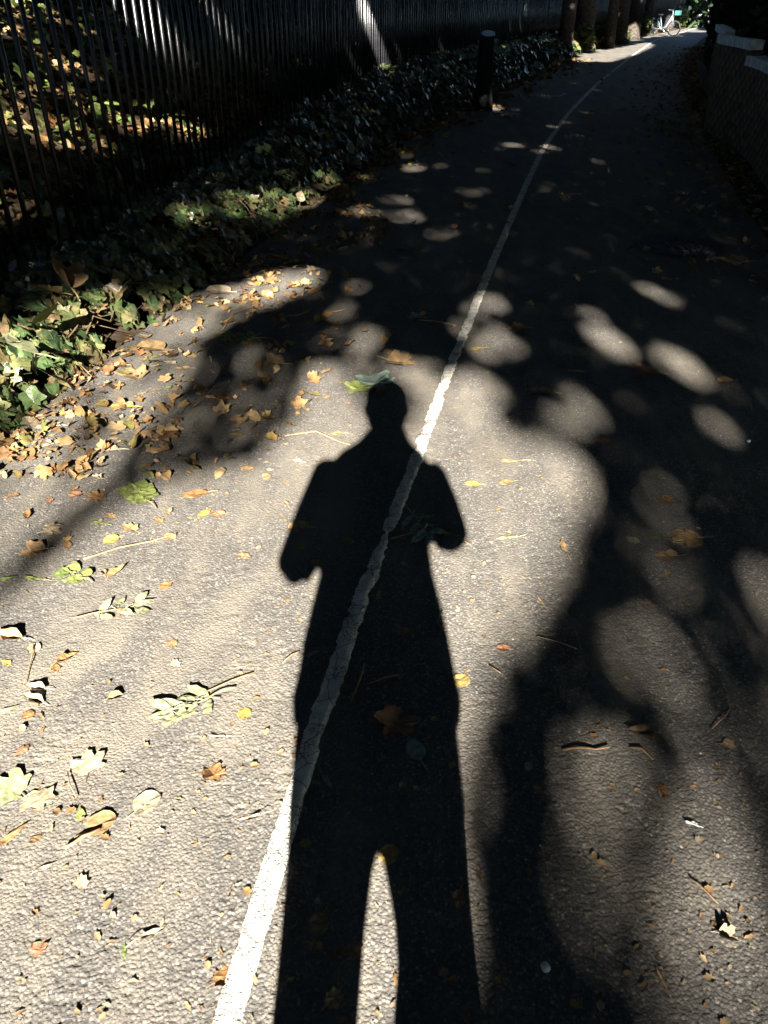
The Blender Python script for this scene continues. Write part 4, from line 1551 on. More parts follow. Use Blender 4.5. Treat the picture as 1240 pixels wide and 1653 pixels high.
PX = []          # leaves taken from the photo: where, kind, curl, length in photo pixels, turn, colour, label
PX += [(15, 1272, 'maple', 0, 78, 70, 'pale_green', 'large pale green lobed leaf cut by the left edge of the picture'),
       (62, 1292, 'maple', 0, 62, 200, 'cream', 'bleached lobed leaf just right of the large pale green one'),
       (142, 1232, 'maple', 0, 62, 20, 'cream', 'crumpled cream leaf on the sunlit asphalt, second row from the left edge'),
       (235, 1298, 'round', 1, 58, -40, 'cream', 'pale torn leaf pointing up and right near the broken twig'),
       (160, 1332, 'round', 1, 62, -55, 'tan', 'curled tan leaf lying against the broken twig'),
       (75, 1400, 'lance', 1, 34, -60, 'cream', 'small pale sliver of leaf below the broken twig'),
       (132, 1425, 'scrap', 1, 36, 30, 'cream', 'pale leaf scrap below the curled tan leaf'),
       (246, 1508, 'lance', 3, 62, -58, 'cream', 'rolled cream leaf alone on the lower left asphalt'),
       (200, 1537, 'lance', 0, 34, 10, 'green', 'tiny green leaf below the rolled cream leaf'),
       (405, 1321, 'lance', 3, 50, 98, 'cream', 'rolled pale leaf just left of the painted line'),
       (130, 1315, 'ovate', 0, 30, 20, 'green', 'small green leaf on a thin dark stalk'),
       (20, 1350, 'lance', 1, 60, -40, 'orange', 'long orange leaf at the left edge below the large lobed leaf'),
       (395, 1153, 'round', 0, 32, 30, 'yellow', 'round flat yellow leaf right of the leaflet spray'),
       (745, 1098, 'round', 0, 38, 160, 'yellow', 'round yellow leaf at the right edge of the figure shadow'),
       (515, 1490, 'round', 0, 46, 160, 'tan', 'round tan leaf with holes inside the shadow of the left leg'),
       (640, 1168, 'maple', 1, 82, 150, 'brown', 'big red-brown lobed leaf in the middle of the figure shadow'),
       (670, 1210, 'ovate', 0, 64, 20, 'teal', 'dark green leaf touching the big red-brown leaf'),
       (528, 1262, 'lance', 1, 40, -150, 'teal', 'narrow grey-green leaf right of the painted line'),
       (650, 1020, 'round', 1, 30, 60, 'tan', 'small round tan leaf in the figure shadow above the big brown leaf'),
       (484, 852, 'round', 1, 34, 90, 'tan', 'tan leaf half under the shadow of the left elbow'),
       (485, 882, 'ovate', 0, 24, -20, 'green', 'small green leaf in the shadow of the left sleeve'),
       (510, 908, 'scrap', 1, 22, 80, 'orange', 'orange scrap of leaf in the shadow of the left elbow'),
       (563, 874, 'scrap', 1, 22, 10, 'tan', 'tan scrap beside the crack in the figure shadow'),
       (612, 960, 'lance', 1, 34, -10, 'pale_green', 'narrow pale leaf against the right side of the painted line'),
       (565, 932, 'lance', 0, 26, -60, 'tan', 'thin tan leaf left of the line at waist height of the shadow'),
       (505, 1055, 'lance', 1, 32, -60, 'tan', 'tan sliver at the left edge of the figure shadow'),
       (645, 585, 'maple', 1, 52, 250, 'tan', 'tan lobed leaf just above the shadow of the head'),
       (605, 618, 'maple', 1, 60, 200, 'teal', 'dull green lobed leaf at the top of the head shadow'),
       (580, 628, 'maple', 1, 46, 140, 'green', 'yellow-green lobed leaf on the left of the head shadow'),
       (820, 868, 'lance', 0, 34, 95, 'pale_green', 'faint green leaf right of the elbow shadow on the sunlit patch'),
       (763, 781, 'ovate', 0, 24, 80, 'yellow', 'yellow leaf right of the shoulder shadow'),
       (816, 779, 'ovate', 0, 24, 100, 'tan', 'tan leaf right of the yellow one beyond the shoulder shadow'),
       (825, 745, 'lance', 1, 36, 80, 'tan', 'tan sliver on the bright patch right of the painted line'),
       (1110, 871, 'maple', 0, 52, 100, 'tan', 'ragged tan leaf in the dim patch on the right'),
       (1070, 870, 'lance', 0, 38, 75, 'green', 'narrow green leaf beside the ragged tan leaf on the right'),
       (1078, 898, 'scrap', 1, 38, 90, 'tan', 'crumbled tan leaf below the narrow green leaf on the right'),
       (1042, 602, 'maple', 1, 46, 90, 'brown', 'curled brown leaf in the shade between the round sun spots'),
       (870, 632, 'ovate', 1, 40, 80, 'tan', 'dull leaf in the shade above the large sunlit patch'),
       (978, 714, 'round', 1, 26, 90, 'brown', 'brown leaf at the top right rim of the large sunlit patch'),
       (1172, 615, 'round', 1, 26, 100, 'tan', 'tan leaf in the shade at the far right'),
       (911, 885, 'lance', 1, 40, 0, 'tan', 'upright tan sliver in the right part of the sunlit patch'),
       (873, 972, 'lance', 3, 30, 20, 'tan', 'bent tan stalk leaf where the sunlit patch fades'),
       (1035, 1184, 'ovate', 3, 52, 85, 'tan', 'rolled leaf above the twigs in the lower right shade'),
       (1060, 1190, 'lance', 1, 32, 110, 'orange', 'orange sliver beside the rolled leaf in the lower right'),
       (1070, 1275, 'scrap', 1, 26, 10, 'orange', 'orange crumpled scrap in the lower right shade'),
       (1120, 1270, 'ovate', 0, 14, 80, 'orange', 'tiny orange seed leaf right of the crumpled scrap'),
       (1068, 1583, 'lance', 3, 44, 15, 'tan', 'curled tan strip at the bottom right'),
       (945, 1090, 'lance', 1, 22, -30, 'tan', 'small tan leaf near the thin twigs right of the figure'),
       (868, 1275, 'scrap', 1, 24, 0, 'tan', 'tan scrap in the dark band right of the figure'),
       (190, 925, 'ovate', 3, 42, -40, 'orange', 'curled orange-cream leaf casting a sharp dark shadow'),
       (168, 925, 'ovate', 3, 22, 20, 'tan', 'small standing leaf left of the curled orange-cream one'),
       (108, 1065, 'ovate', 3, 44, -40, 'orange', 'curled orange leaf on the left, standing on edge'),
       (90, 1078, 'ovate', 1, 28, 30, 'orange', 'folded orange leaf beside the one standing on edge'),
       (55, 1048, 'round', 1, 30, 10, 'cream', 'cream leaf at the end of a dark stalk near the left edge'),
       (10, 1070, 'ovate', 1, 24, 60, 'yellow', 'yellow leaf at the very left edge above the lobed leaf'),
       (15, 1030, 'ovate', 3, 60, 80, 'tan', 'long folded leaf with dark shadow at the left edge'),
       (60, 1112, 'ovate', 3, 42, 75, 'cream', 'pale folded leaflet casting a dark shadow on the left'),
       (55, 1132, 'ovate', 3, 46, 70, 'cream', 'second pale folded leaflet under the first on the left'),
       (10, 1148, 'lance', 1, 46, -60, 'pale_green', 'pale green sliver under the folded leaflets on the left edge'),
       (278, 1040, 'round', 0, 26, 40, 'tan', 'tan round leaf near the middle of the sunlit left asphalt'),
       (283, 1072, 'scrap', 1, 26, 40, 'cream', 'white scrap under the tan round leaf'),
       (352, 1190, 'lance', 3, 36, 92, 'cream', 'rolled cream leaf under the leaflet spray'),
       (315, 798, 'ovate', 0, 42, 95, 'orange', 'flat orange leaf alone above the clear sunlit asphalt'),
       (330, 830, 'ovate', 1, 28, -30, 'yellow', 'twisted yellow leaf below the flat orange leaf'),
       (210, 853, 'scrap', 1, 30, 60, 'tan', 'tan scrap by the long twig on the left'),
       (275, 868, 'round', 1, 22, 60, 'tan', 'round tan leaf at the right end of the long twig'),
       (160, 845, 'lance', 1, 26, 70, 'green', 'small green leaf below the green spray'),
       (55, 935, 'lance', 1, 44, 80, 'green', 'green leaf near the soft shadow streak on the left'),
       (108, 938, 'lance', 1, 28, -60, 'green', 'thin green leaf right of the soft shadow streak'),
       (10, 935, 'lance', 1, 36, -70, 'green', 'green leaf at the left edge beside the shadow streak'),
       (55, 890, 'maple', 1, 40, 110, 'tan', 'crumpled tan leaf inside the soft shadow streak'),
       (110, 880, 'ovate', 1, 20, 20, 'orange', 'small orange leaf at the rim of the shadow streak'),
       (45, 832, 'ovate', 3, 22, 10, 'orange', 'orange leaf standing on the smooth grey asphalt on the left'),
       (80, 808, 'scrap', 1, 18, 10, 'brown', 'brown scrap on the smooth grey asphalt on the left'),
       (168, 728, 'ovate', 1, 46, 95, 'cream', 'broad cream leaf on the grey strip beside the ivy'),
       (195, 657, 'ovate', 1, 44, 80, 'yellow', 'yellow-green leaf among the brown drift beside the ivy'),
       (70, 690, 'lance', 1, 44, 95, 'cream', 'long cream leaf lying beside the ivy edge'),
       (48, 684, 'round', 1, 26, 50, 'cream', 'round bleached leaf at the ivy edge on the left'),
       (215, 605, 'maple', 1, 46, 40, 'tan', 'big dry leaf on the sunny strip beside the ivy'),
       (275, 586, 'ovate', 1, 22, 60, 'cream', 'small square-looking cream leaf on the sunny strip'),
       (295, 595, 'ovate', 1, 24, 100, 'tan', 'tan leaf right of the square-looking cream leaf'),
       (245, 562, 'round', 1, 50, 70, 'tan', 'broad dry leaf with dark shadow at the ivy edge'),
       (355, 470, 'round', 1, 40, 80, 'cream', 'pale leaf at the near end of the bright litter strip'),
       (425, 434, 'ovate', 0, 22, 90, 'teal', 'blue-grey leaf in the shade above the bright litter strip'),
       (655, 417, 'ovate', 0, 16, 80, 'yellow', 'small yellow leaf alone in the dark upper middle of the path'),
       (668, 513, 'maple', 1, 28, 80, 'teal', 'dull green scrap left of the painted line in the shade'),
       (770, 563, 'ovate', 0, 22, 95, 'yellow', 'yellow-green leaf on the sun spot right of the line'),
       (835, 530, 'maple', 1, 30, 95, 'orange', 'orange cluster leaf on the right rim of the sun spot'),
       (710, 355, 'lance', 1, 20, 95, 'teal', 'grey leaf on the shaded path left of the line, far up'),
       (440, 587, 'maple', 1, 44, 90, 'tan', 'dull lobed leaf in the shade left of the round sun spot'),
       (545, 700, 'ovate', 0, 20, 95, 'tan', 'tan leaf left of the shadow of the neck'),
       (1185, 420, 'maple', 0, 50, 70, 'tan', 'dry leaf catching a little sun beside the iron cover'),
       (75, 512, 'ovate', 1, 96, -140, 'green', 'very large green leaf lying over the ivy at the left'),
       (20, 560, 'maple', 1, 90, 110, 'pale_green', 'big sunlit pale green lobed leaf on the ivy at the left edge'),
       (100, 452, 'maple', 3, 62, 60, 'tan', 'big curled dry leaf on top of the ivy by the railing foot'),
       (75, 468, 'maple', 1, 50, 130, 'tan', 'crumpled dry leaf heap on the ivy below the railing bars'),
       (485, 318, 'ovate', 1, 26, 10, 'cream', 'bright bleached leaf hanging at the ivy edge farther up')]
ex_xy = []
for (u, v, kd, ci, px_, rot, m, lab) in PX:
    on_ivy = v < 720 and u < 500 and lab.find('ivy') >= 0 and (lab.find(' on ') >= 0 or lab.find('over') >= 0 or lab.find('hanging') >= 0) and lab.find('strip') < 0
    z = 0.30 if on_ivy else 0.002
    if lab.startswith('bright bleached'):
        z = 0.08
    x, y = gpt(u, v, z)
    s = px_ * depth(y, z) / FPX
    if kd in ('lance', 'ovate', 'round', 'maple', 'scrap') and v < 900:
        s *= 1.25
    o = bpy.data.objects.new('fallen_leaf', proto(kd, ci, m))
    link(o)
    o.location = (x, y, z)
    tl = 0.08 if ci < 3 else 0.2
    o.rotation_euler = (random.uniform(-tl, tl) + (0.5 if on_ivy else 0), random.uniform(-tl, tl) + (0.3 if on_ivy else 0), R(rot))
    o.scale = (s * 0.85, s * 0.85, s * 0.85)
    tag(o, lab, 'leaf', 'fallen leaves')
    ex_xy.append((x, y))
ex_xy = np.array(ex_xy)
names = {'tan': 'tan', 'cream': 'bleached cream', 'orange': 'orange-brown', 'brown': 'dark brown', 'yellow': 'yellow', 'green': 'green'}
count = 0
tries = 0
small_leaves = []
while count < 196 and tries < 20000:
    tries += 1
    y = 0.5 + random.random() ** 1.25 * 9.5
    x = random.uniform(-0.62 * y - 0.3, 0.55 * y + 0.3)
    xl = float(x_left(y))
    if x < xl - 0.02 or x > float(x_right(y)) + 0.2:
        continue
    u, v = topix(np.array(x), np.array(y))
    if not (5 < u < 1235 and 150 < v < 1645):
        continue
    d = x - xl
    p = 0.9 * math.exp(-d / 0.30) + (0.07 if u < 450 else 0.028)
    if 3.0 < y < 5.5:
        p += 0.5 * math.exp(-((d - 0.45) / 0.22) ** 2)
    if x > float(x_right(y)) - 0.5:
        p += 0.3
    if random.random() > p:
        continue
    if len(ex_xy) and np.hypot(ex_xy[:, 0] - x, ex_xy[:, 1] - y).min() < 0.03:
        continue
    kd = random.choice(['ovate', 'ovate', 'round', 'scrap', 'scrap', 'lance', 'ovate', 'round', 'maple'])
    m = random.choices(['tan', 'cream', 'orange', 'brown', 'yellow', 'green'], [5, 3, 4, 2, 1.2, 0.8])[0]
    ci = random.choice([0, 1, 1, 2, 3])
    s = random.uniform(0.022, 0.05) * (1.3 if kd == 'maple' else 1) * (1 + 0.06 * y)
    o = bpy.data.objects.new('fallen_leaf', proto(kd, ci, m))
    link(o)
    o.location = (x, y, 0.002 + random.uniform(0, 0.004) * (d < 0.6))
    o.rotation_euler = (random.uniform(-.15, .15), random.uniform(-.15, .15), random.uniform(0, 6.28))
    o.scale = (s, s, s)
    if d < 0.5 and v < 760:
        zone = 'in the litter drift beside the ivy' if v > 480 else 'in the litter along the far ivy edge'
    elif 445 < u < 775 and v > 700:
        zone = 'inside the long figure shadow'
    elif u < 480:
        zone = 'on sunlit asphalt at the bottom left' if v > 1300 else ('on sunlit asphalt left of the shadow legs' if v > 1000 else ('left of the elbow of the shadow' if v > 740 else 'in the shade left of the head shadow'))
    elif v > 1250:
        zone = 'in the dim light at the bottom right'
    elif v > 980:
        zone = 'on dim asphalt right of the shadow waist'
    elif v > 690:
        zone = 'right of the shoulder of the shadow'
    elif v > 420:
        zone = 'among the sun spots beyond the head shadow'
    else:
        zone = 'on the dark far stretch of the path'
    shp_ = {'ovate': 'oval', 'round': 'round', 'scrap': 'torn', 'lance': 'narrow', 'maple': 'lobed'}[kd]
    tag(o, 'small %s %s leaf %s' % (names[m], shp_, zone), 'leaf', 'small fallen leaves')
    small_leaves.append((float(v), o))
    count += 1


ORD = ['lowest', 'second lowest', 'third lowest', 'fourth lowest', 'fifth lowest', 'sixth lowest', 'seventh lowest', 'eighth lowest']
by_label = {}
for v, o in small_leaves:
    by_label.setdefault(o['label'], []).append((v, o))
for lab, items in by_label.items():
    if len(items) > 1:
        for k, (v, o) in enumerate(sorted(items, key=lambda q: -q[0])):
            if k < len(ORD):
                o['label'] = lab + ', ' + ORD[k]


# sprays of leaflets on a stalk
def spray(u, v, ang, length, n_pairs, m, lab, leaflet=0.3, lift=0.006, missing=0.0):
    x, y = gpt(u, v)
    t = empty('leaf_spray', (x, y, 0.004), R(ang))
    tag(t, lab, 'leaf spray', 'fallen sprays of leaflets')
    L_ = length * depth(y) / FPX
    pts = [(0.02 * L_ * math.sin(k * 1.3), (k / 7 - 0.5) * L_ * 1.15, lift + 0.004 * math.sin(k)) for k in range(8)]
    MB().tube(pts, [0.0022, 0.002, 0.002, 0.0018, 0.0016, 0.0014, 0.0012, 0.001], 5).build('stalk', M['twig'], t)
    for k in range(n_pairs):
        yy3 = (-0.15 + 0.6 * k / max(1, n_pairs - 1)) * L_
        for s_ in (-1, 1):
            if random.random() < missing:
                continue
            o = bpy.data.objects.new('leaflet', proto('lance' if leaflet < 0.5 else 'ovate', random.choice([0, 1, 1, 2]), m))
            link(o)
            o.parent = t
            ll = leaflet * L_ * random.uniform(0.85, 1.15)
            a = s_ * R(random.uniform(40, 65))
            o.location = (-math.sin(a) * ll * 0.5, yy3 + math.cos(a) * ll * 0.5, lift - 0.002)
            o.rotation_euler = (random.uniform(-0.2, 0.2), random.uniform(-0.25, 0.25), a)
            o.scale = (ll * 1.6, ll, ll)
    o = bpy.data.objects.new('leaflet', proto('lance', 1, m))
    link(o)
    o.parent = t
    ll = leaflet * L_
    o.location = (0, 0.5 * L_ + ll * 0.3, lift)
    o.scale = (ll * 1.5, ll, ll)


spray(325, 1135, 118, 100, 4, 'pale_green', 'pale green spray of leaflets on the sunlit left asphalt', 0.42)
spray(175, 990, -70, 90, 3, 'pale_green', 'bleached spray of narrow leaflets left of the clear asphalt', 0.38, missing=0.2)
spray(235, 808, 40, 66, 4, 'green', 'bright green spray of leaflets below the brown leaf drift', 0.5)
spray(672, 842, 200, 80, 3, 'teal', 'grey-green spray lying across the line in the chest of the shadow', 0.42)
spray(405, 548, 80, 70, 3, 'green', 'green-brown spray in the shaded litter left of the sun spots', 0.45)
spray(130, 935, 60, 50, 2, 'green', 'small green sprig at the edge of the soft shadow streak', 0.5)

# twigs and stalks
TW = [(945, 1212, [(-38, 2), (-10, 0), (15, 1), (38, -1)], 0.0035, 'straight reddish twig lying across the lower right shade'),
      (1035, 1217, [(-18, -8), (0, -3), (12, 5), (18, 14)], 0.003, 'short bent twig right of the straight reddish twig'),
      (900, 1040, [(-32, -10), (0, 0), (32, 10)], 0.0018, 'thin straw slanting right of the figure shadow'),
      (932, 1033, [(-8, -22), (0, 0), (6, 18)], 0.0016, 'short thin straw standing beside the slanting one'),
      (1168, 1160, [(-20, 18), (0, 2), (10, -14), (6, -24)], 0.002, 'crooked stalk in the shade at the right edge'),
      (135, 1355, [(-30, 18), (0, 2), (28, -14)], 0.004, 'broken pale twig on the sunlit lower left asphalt'),
      (225, 874, [(-90, 32), (-30, 14), (20, 2), (60, -8)], 0.003, 'long pale twig stretched across the left asphalt'),
      (50, 1075, [(6, -32), (2, -8), (-4, 14), (-10, 34)], 0.002, 'dark curved stalk under the cream leaf on the left'),
      (110, 1270, [(0, -20), (4, 0), (14, 20)], 0.0018, 'thin dark stalk above the small green leaf'),
      (372, 1102, [(-40, 18), (0, 2), (38, -14)], 0.0022, 'pale stalk trailing from the leaflet spray'),
      (578, 1110, [(10, -36), (0, 0), (-14, 30)], 0.0022, 'thin brown stalk in the figure shadow right of the line'),
      (620, 1098, [(-24, 8), (0, 0), (24, -6)], 0.0018, 'short straw inside the figure shadow'),
      (700, 860, [(-70, 12), (-20, 0), (30, 4), (60, 24)], 0.0022, 'long stalk across the shadow of the right forearm'),
      (520, 712, [(-60, -6), (-10, -12), (30, 4), (46, 10)], 0.003, 'forked pale twig by the left shoulder of the shadow'),
      (450, 518, [(-10, 10), (10, -4), (46, -10)], 0.003, 'pale twig in the litter strip left of the sun spots'),
      (540, 504, [(-22, 4), (0, 2), (24, -4)], 0.003, 'short pale twig on the dim spot above the figure'),
      (705, 522, [(-30, -4), (0, 0), (28, 4)], 0.0035, 'brown twig left of the line among the sun spots'),
      (395, 505, [(-36, 30), (-20, 6), (10, -8), (30, -14)], 0.003, 'dark bent twig at the ivy end of the litter strip'),
      (712, 1005, [(2, -18), (-6, 0), (2, 18)], 0.0014, 'hair-thin curved straw at the right edge of the figure shadow'),
      (800, 1083, [(-10, -6), (8, 8)], 0.002, 'short stub of twig right of the yellow leaf'),
      (470, 1062, [(-14, 12), (0, 0), (14, -8)], 0.0022, 'pale stub of twig at the left edge of the figure shadow'),
      (930, 600, [(-14, 0), (14, 3)], 0.003, 'short twig in the shade between the sun spots'),
      (1135, 1440, [(-22, -22), (0, 0), (24, 22)], 0.0016, 'thin orange straw at the lower right')]
for (u, v, ofs, r, lab) in TW:
    x, y = gpt(u, v)
    t = None
    pts = []
    for k, (a, b) in enumerate(ofs):
        qx, qy = gpt(u + a, v + b)
        pts.append((qx - x, qy - y, 0.004 + r + (0.004 if k % 2 else 0)))
    # finer, slightly crooked
    pp = []
    for p0, p1 in zip(pts[:-1], pts[1:]):
        for f_ in (0, 0.5):
            pp.append((p0[0] + (p1[0] - p0[0]) * f_ + random.uniform(-1, 1) * r * 0.5, p0[1] + (p1[1] - p0[1]) * f_ + random.uniform(-1, 1) * r * 0.5, p0[2] + (p1[2] - p0[2]) * f_))
    pp.append(pts[-1])
    rs_ = [r * random.uniform(0.8, 1.15) * (1 - 0.35 * k / len(pp)) for k in range(len(pp))]
    o = MB().tube(pp, rs_, 6).build('twig', M['twig'], None, True)
    o.location = (x, y, 0)
    tag(o, lab, 'twig', 'twigs on the path')

# feather and pebble
x, y = gpt(1118, 1335)
ft = empty('feather', (x, y, 0.006), R(65))
tag(ft, 'small white down feather on the lower right asphalt', 'feather')
v, f = leaf_geo('ovate', 0.5, 0.3, 77, False, 0.09)
o = MB().add([(p[0] * .03, p[1] * .03, p[2] * .03) for p in v], f).build('vane', M['feather'], ft)
MB().tube([(0, -0.02, 0.004), (0, 0, 0.004), (0.001, 0.012, 0.006)], [0.0008, 0.0007, 0.0003], 5).build('shaft', M['feather'], ft)
for (u, v, s_, lab) in [(880, 1566, 0.009, 'small pale blue pebble in the bottom shade right of the figure'), (1208, 715, 0.008, 'pale pebble in the shade near the right edge')]:
    x, y = gpt(u, v)
    b = bmesh.new()
    bmesh.ops.create_icosphere(b, subdivisions=2, radius=s_)
    for q in b.verts:
        q.co *= 1 + 0.25 * noise.noise(q.co * 130 + Vector((u, 0, 0)))
        q.co.z *= 0.65
    me = bpy.data.meshes.new('pebble')
    b.to_mesh(me)
    b.free()
    o = new_obj('pebble', me, M['pebble'], None, True)
    o.location = (x, y, 0.004 + s_ * 0.6)
    tag(o, lab, 'pebble')

# ------------------------------------------------------------------ the photographer (seen by the shadow) and the phone
M['skin'] = mat('skin', (0.45, 0.28, 0.20), 0.55, 0.4, 40, 0.1)
M['cloth'] = mat('dark_jacket_cloth', (0.03, 0.032, 0.04), 0.9, 0.1, 90, 0.3, 0.3, 300)
M['denim'] = mat('dark_trouser_cloth', (0.025, 0.03, 0.045), 0.9, 0.1, 120, 0.3, 0.3, 300)
M['hair'] = mat('dark_hair', (0.02, 0.014, 0.01), 0.6, 0.4, 80, 0.4, 0.5, 200)
M['shoe'] = mat('dark_shoe', (0.03, 0.03, 0.03), 0.6, 0.3)
M['eye'] = mat('eye_white', (0.6, 0.6, 0.6), 0.2, 0.5)
M['phone'] = mat('phone_shell', (0.02, 0.02, 0.022), 0.25, 0.5)
person = empty('person', (0.0, -0.28, 0.0))
tag(person, 'person in jacket and loose trousers holding up a phone, casting the long shadow', 'person')
PO = Vector(person.location)


def evaluated(o):
    dg = bpy.context.evaluated_depsgraph_get()
    me = bpy.data.meshes.new_from_object(o.evaluated_get(dg))
    return me


def remeshed(mb, name, material, voxel, smooth_it=4):
    tmp = bpy.data.objects.new('tmp', mb.mesh('tmp'))
    link(tmp)
    md = tmp.modifiers.new('r', 'REMESH')
    md.mode = 'VOXEL'
    md.voxel_size = voxel
    sm = tmp.modifiers.new('s', 'SMOOTH')
    sm.iterations = smooth_it
    bpy.context.view_layer.update()
    me = evaluated(tmp)
    bpy.data.objects.remove(tmp)
    me.materials.clear()
    return new_obj(name, me, material, person, True)


def ring(x0, x1, z, d, y0=0.0, n=20, p=2.4):
    cx, rx = (x0 + x1) / 2, (x1 - x0) / 2
    out = []
    for k in range(n):
        a = 2 * math.pi * k / n
        c, s_ = math.cos(a), math.sin(a)
        out.append((cx + rx * math.copysign(abs(c) ** (2 / p), c), y0 + d * math.copysign(abs(s_) ** (2 / p), s_), z))
    return out


# jacket: body and sleeves
jk = MB()
jk.rings([ring(-.226, .186, .80, .125), ring(-.230, .192, .83, .13), ring(-.222, .184, .88, .13), ring(-.221, .179, .93, .13), ring(-.210, .168, 1.0, .128), ring(-.196, .150, 1.08, .125), ring(-.185, .145, 1.16, .12),
          ring(-.192, .160, 1.26, .12), ring(-.205, .172, 1.35, .12), ring(-.205, .175, 1.41, .11), ring(-.172, .150, 1.455, .095), ring(-.110, .108, 1.495, .08), ring(-.080, .094, 1.535, .07), ring(-.060, .084, 1.56, .064)])
SH_L, EL_L, WR_L = (-.188, 0.0, 1.395), (-.285, 0.07, 1.035), (-.085, 0.165, 1.285)
SH_R, EL_R, WR_R = (.155, 0.0, 1.375), (.226, 0.07, 1.125), (.085, 0.165, 1.285)


def mix3(a, b, t):
    return tuple(a[i] + (b[i] - a[i]) * t for i in range(3))


for S_, E_, W_ in ((SH_L, EL_L, WR_L), (SH_R, EL_R, WR_R)):
    jk.tube([S_, mix3(S_, E_, 0.5), mix3(S_, E_, 0.9), mix3(E_, W_, 0.08), mix3(E_, W_, 0.5), W_], [.076, .072, .060, .055, .047, .042], 14)
remeshed(jk, 'jacket', M['cloth'], 0.010, 3)
# trousers
tz = MB()
tz.rings([ring(-.03, .163, .03, .095, 0), ring(.008, .166, .12, .09), ring(.002, .167, .28, .09), ring(.010, .168, .42, .092), ring(.024, .164, .50, .095), ring(.018, .163, .555, .1), ring(-.004, .165, .62, .105), ring(-.02, .17, .70, .11), ring(-.03, .172, .80, .115), ring(-.04, .165, .95, .11)][1:])
tz.rings([ring(-.192, -.062, .10, .09), ring(-.192, -.058, .28, .09), ring(-.191, -.046, .44, .092), ring(-.193, -.036, .53, .095), ring(-.197, -.022, .60, .1), ring(-.202, -.006, .65, .105), ring(-.206, .01, .72, .11), ring(-.212, .02, .80, .115), ring(-.205, .03, .95, .11)])
tz.rings([ring(-.206, .172, .67, .105), ring(-.212, .174, .78, .118), ring(-.205, .168, .98, .112)])
remeshed(tz, 'trousers', M['denim'], 0.010, 2)
# body: one skinned surface, head to toe, with fingers
bm = bmesh.new()
sk = bm.verts.layers.skin.new()


def jv(p, r, prev=None):
    q = bm.verts.new(p)
    q[sk].radius = (r, r) if not isinstance(r, tuple) else r
    if prev is not None:
        bm.edges.new((prev, q))
    return q


pel = jv((-.018, 0, .86), .12)
pel[sk].use_root = True
sp1 = jv((-.018, 0, 1.05), .11, pel)
sp2 = jv((-.015, 0, 1.25), .125, sp1)
nk0 = jv((0, 0, 1.44), .075, sp2)
nk1 = jv((.006, 0.01, 1.53), .052, nk0)
hd0 = jv((.010, 0.02, 1.60), .072, nk1)
hd1 = jv((.011, 0.005, 1.68), .086, hd0)
hd2 = jv((.011, -0.005, 1.735), .082, hd1)
for s_, S_, E_, W_ in ((-1, SH_L, EL_L, WR_L), (1, SH_R, EL_R, WR_R)):
    a = jv((s_ * .12 - .015, 0, 1.38), .06, sp2)
    b_ = jv(S_, .052, a)
    c = jv(mix3(S_, E_, .5), .046, b_)
    d = jv(E_, .040, c)
    e = jv(mix3(E_, W_, .5), .036, d)
    g = jv(W_, .026, e)
    palm = jv((s_ * .062, .205, 1.335), (.030, .018), g)
    palm2 = jv((s_ * .050, .222, 1.375), (.026, .014), palm)
    for k in range(4):
        f1 = jv((s_ * .052, .232 + .004 * k, 1.352 + .019 * k), .0095, palm2 if k > 1 else palm)
        f2 = jv((s_ * .046, .252, 1.352 + .020 * k + .008), .0088, f1)
        f3 = jv((s_ * (.026 + .003 * (k % 2)), .2545 - .0, 1.352 + .020 * k + .010), .0078, f2)
    t1 = jv((s_ * .055, .200, 1.385), .011, palm)
    t2 = jv((s_ * .040, .205, 1.405), .0095, t1)
    t3 = jv((s_ * .022, .212, 1.412), .008, t2)
    hp = jv((s_ * .085 - .018, 0, .84), .09, pel)
    kn = jv(((.088 if s_ > 0 else -.122), .015, .46), .058, hp)
    cf = jv(((.088 if s_ > 0 else -.126), -.015, .30), .056, kn)
    an = jv(((.088 if s_ > 0 else -.128), -.01, .09), .036, cf)
    to = jv(((.098 if s_ > 0 else -.138), .13, .045), .034, an)
me = bpy.data.meshes.new('body')
bm.to_mesh(me)
bm.free()
tmp = bpy.data.objects.new('tmp', me)
link(tmp)
tmp.modifiers.new('sk', 'SKIN').use_smooth_shade = True
ss_ = tmp.modifiers.new('su', 'SUBSURF')
ss_.levels = 2
ss_.render_levels = 2
bpy.context.view_layer.update()
bme = evaluated(tmp)
bpy.data.objects.remove(tmp)
bme.materials.clear()
new_obj('body', bme, M['skin'], person, True)
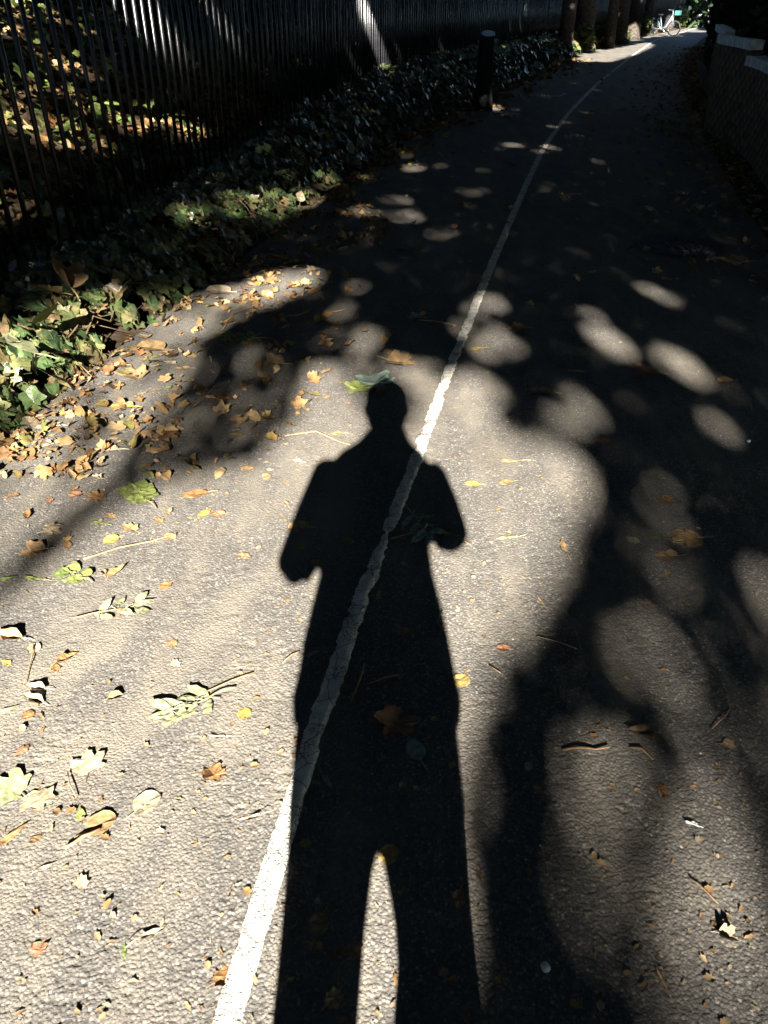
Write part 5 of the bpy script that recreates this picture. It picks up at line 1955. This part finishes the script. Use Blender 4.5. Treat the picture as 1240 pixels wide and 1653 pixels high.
# hair: a shaped cap over the skull
hr = []
for z, w_, d0, d1 in ((1.60, .074, -.08, -.01), (1.625, .083, -.09, 0.0), (1.65, .088, -.108, .02), (1.69, .094, -.115, .06), (1.73, .094, -.113, .085), (1.765, .083, -.098, .08), (1.795, .058, -.066, .052), (1.808, .022, -.03, .02)):
    hr.append([(.011 + w_ * math.cos(2 * math.pi * k / 20), (d0 + d1) / 2 + (d1 - d0) / 2 * math.sin(2 * math.pi * k / 20), z + 0.003 * math.sin(k * 2.4)) for k in range(20)])
MB().rings(hr).build('hair', M['hair'], person, True)
nz = MB().add([(.011, .108, 1.672), (.027, .098, 1.63), (-.005, .098, 1.63), (.011, .128, 1.634), (.011, .096, 1.622)], [(0, 3, 1), (0, 2, 3), (3, 4, 1), (3, 2, 4), (0, 1, 4, 2)])
nz.build('nose', M['skin'], person, True)
for s_ in (-1, 1):
    b = bmesh.new()
    bmesh.ops.create_uvsphere(b, u_segments=10, v_segments=8, radius=.012)
    me = bpy.data.meshes.new('eye')
    b.to_mesh(me)
    b.free()
    o = new_obj('eye', me, M['eye'], person, True)
    o.location = (.011 + s_ * .031, .086, 1.675)
    MB().tube([(.011 + s_ * .086, -.012, 1.69), (.011 + s_ * .092, -.018, 1.665), (.011 + s_ * .086, -.01, 1.63)], [.009, .011, .007], 8).build('ear', M['skin'], person, True)
MB().tube([(-.012, .099, 1.592), (.011, .105, 1.591), (.034, .099, 1.592)], [.003, .006, .003], 6).build('mouth', mat('lip', (0.35, 0.15, 0.12), 0.5), person, True)
for s_ in (-1, 1):
    fx = .095 if s_ > 0 else -.135
    shp = MB().rings([[(fx + w_ * math.cos(2 * math.pi * k / 14), y_, z_ + h_ * math.sin(2 * math.pi * k / 14)) for k in range(14)] for y_, w_, h_, z_ in ((-.10, .028, .035, .05), (-.06, .042, .055, .062), (0, .044, .055, .06), (.08, .050, .042, .047), (.15, .048, .032, .037), (.19, .026, .018, .028))])
    shp.build('shoe', M['shoe'], person, True)

ph = empty('smartphone', (0, 0, CH))
ph.rotation_euler = (-PITCH, 0, 0)
tag(ph, 'smartphone held up in both hands by the person casting the shadow', 'phone')
# local y = view direction; the lens sits just behind the camera point
b = bmesh.new()
bmesh.ops.create_cube(b, size=1)
for q in b.verts:
    q.co = Vector((q.co.x * .072, q.co.y * .008 - .018, q.co.z * .148 - .058))
bmesh.ops.bevel(b, geom=b.edges[:], offset=.003, segments=2, affect='EDGES')
me = bpy.data.meshes.new('shell')
b.to_mesh(me)
b.free()
new_obj('shell', me, M['phone'], ph)
MB().tube([(0, -.0135, 0), (0, -.011, 0)], .007, 14).build('lens', M['glass'], ph)
MB().box((0, -.0223, -.058), (.066, .0006, .138)).build('screen', M['glass'], ph)
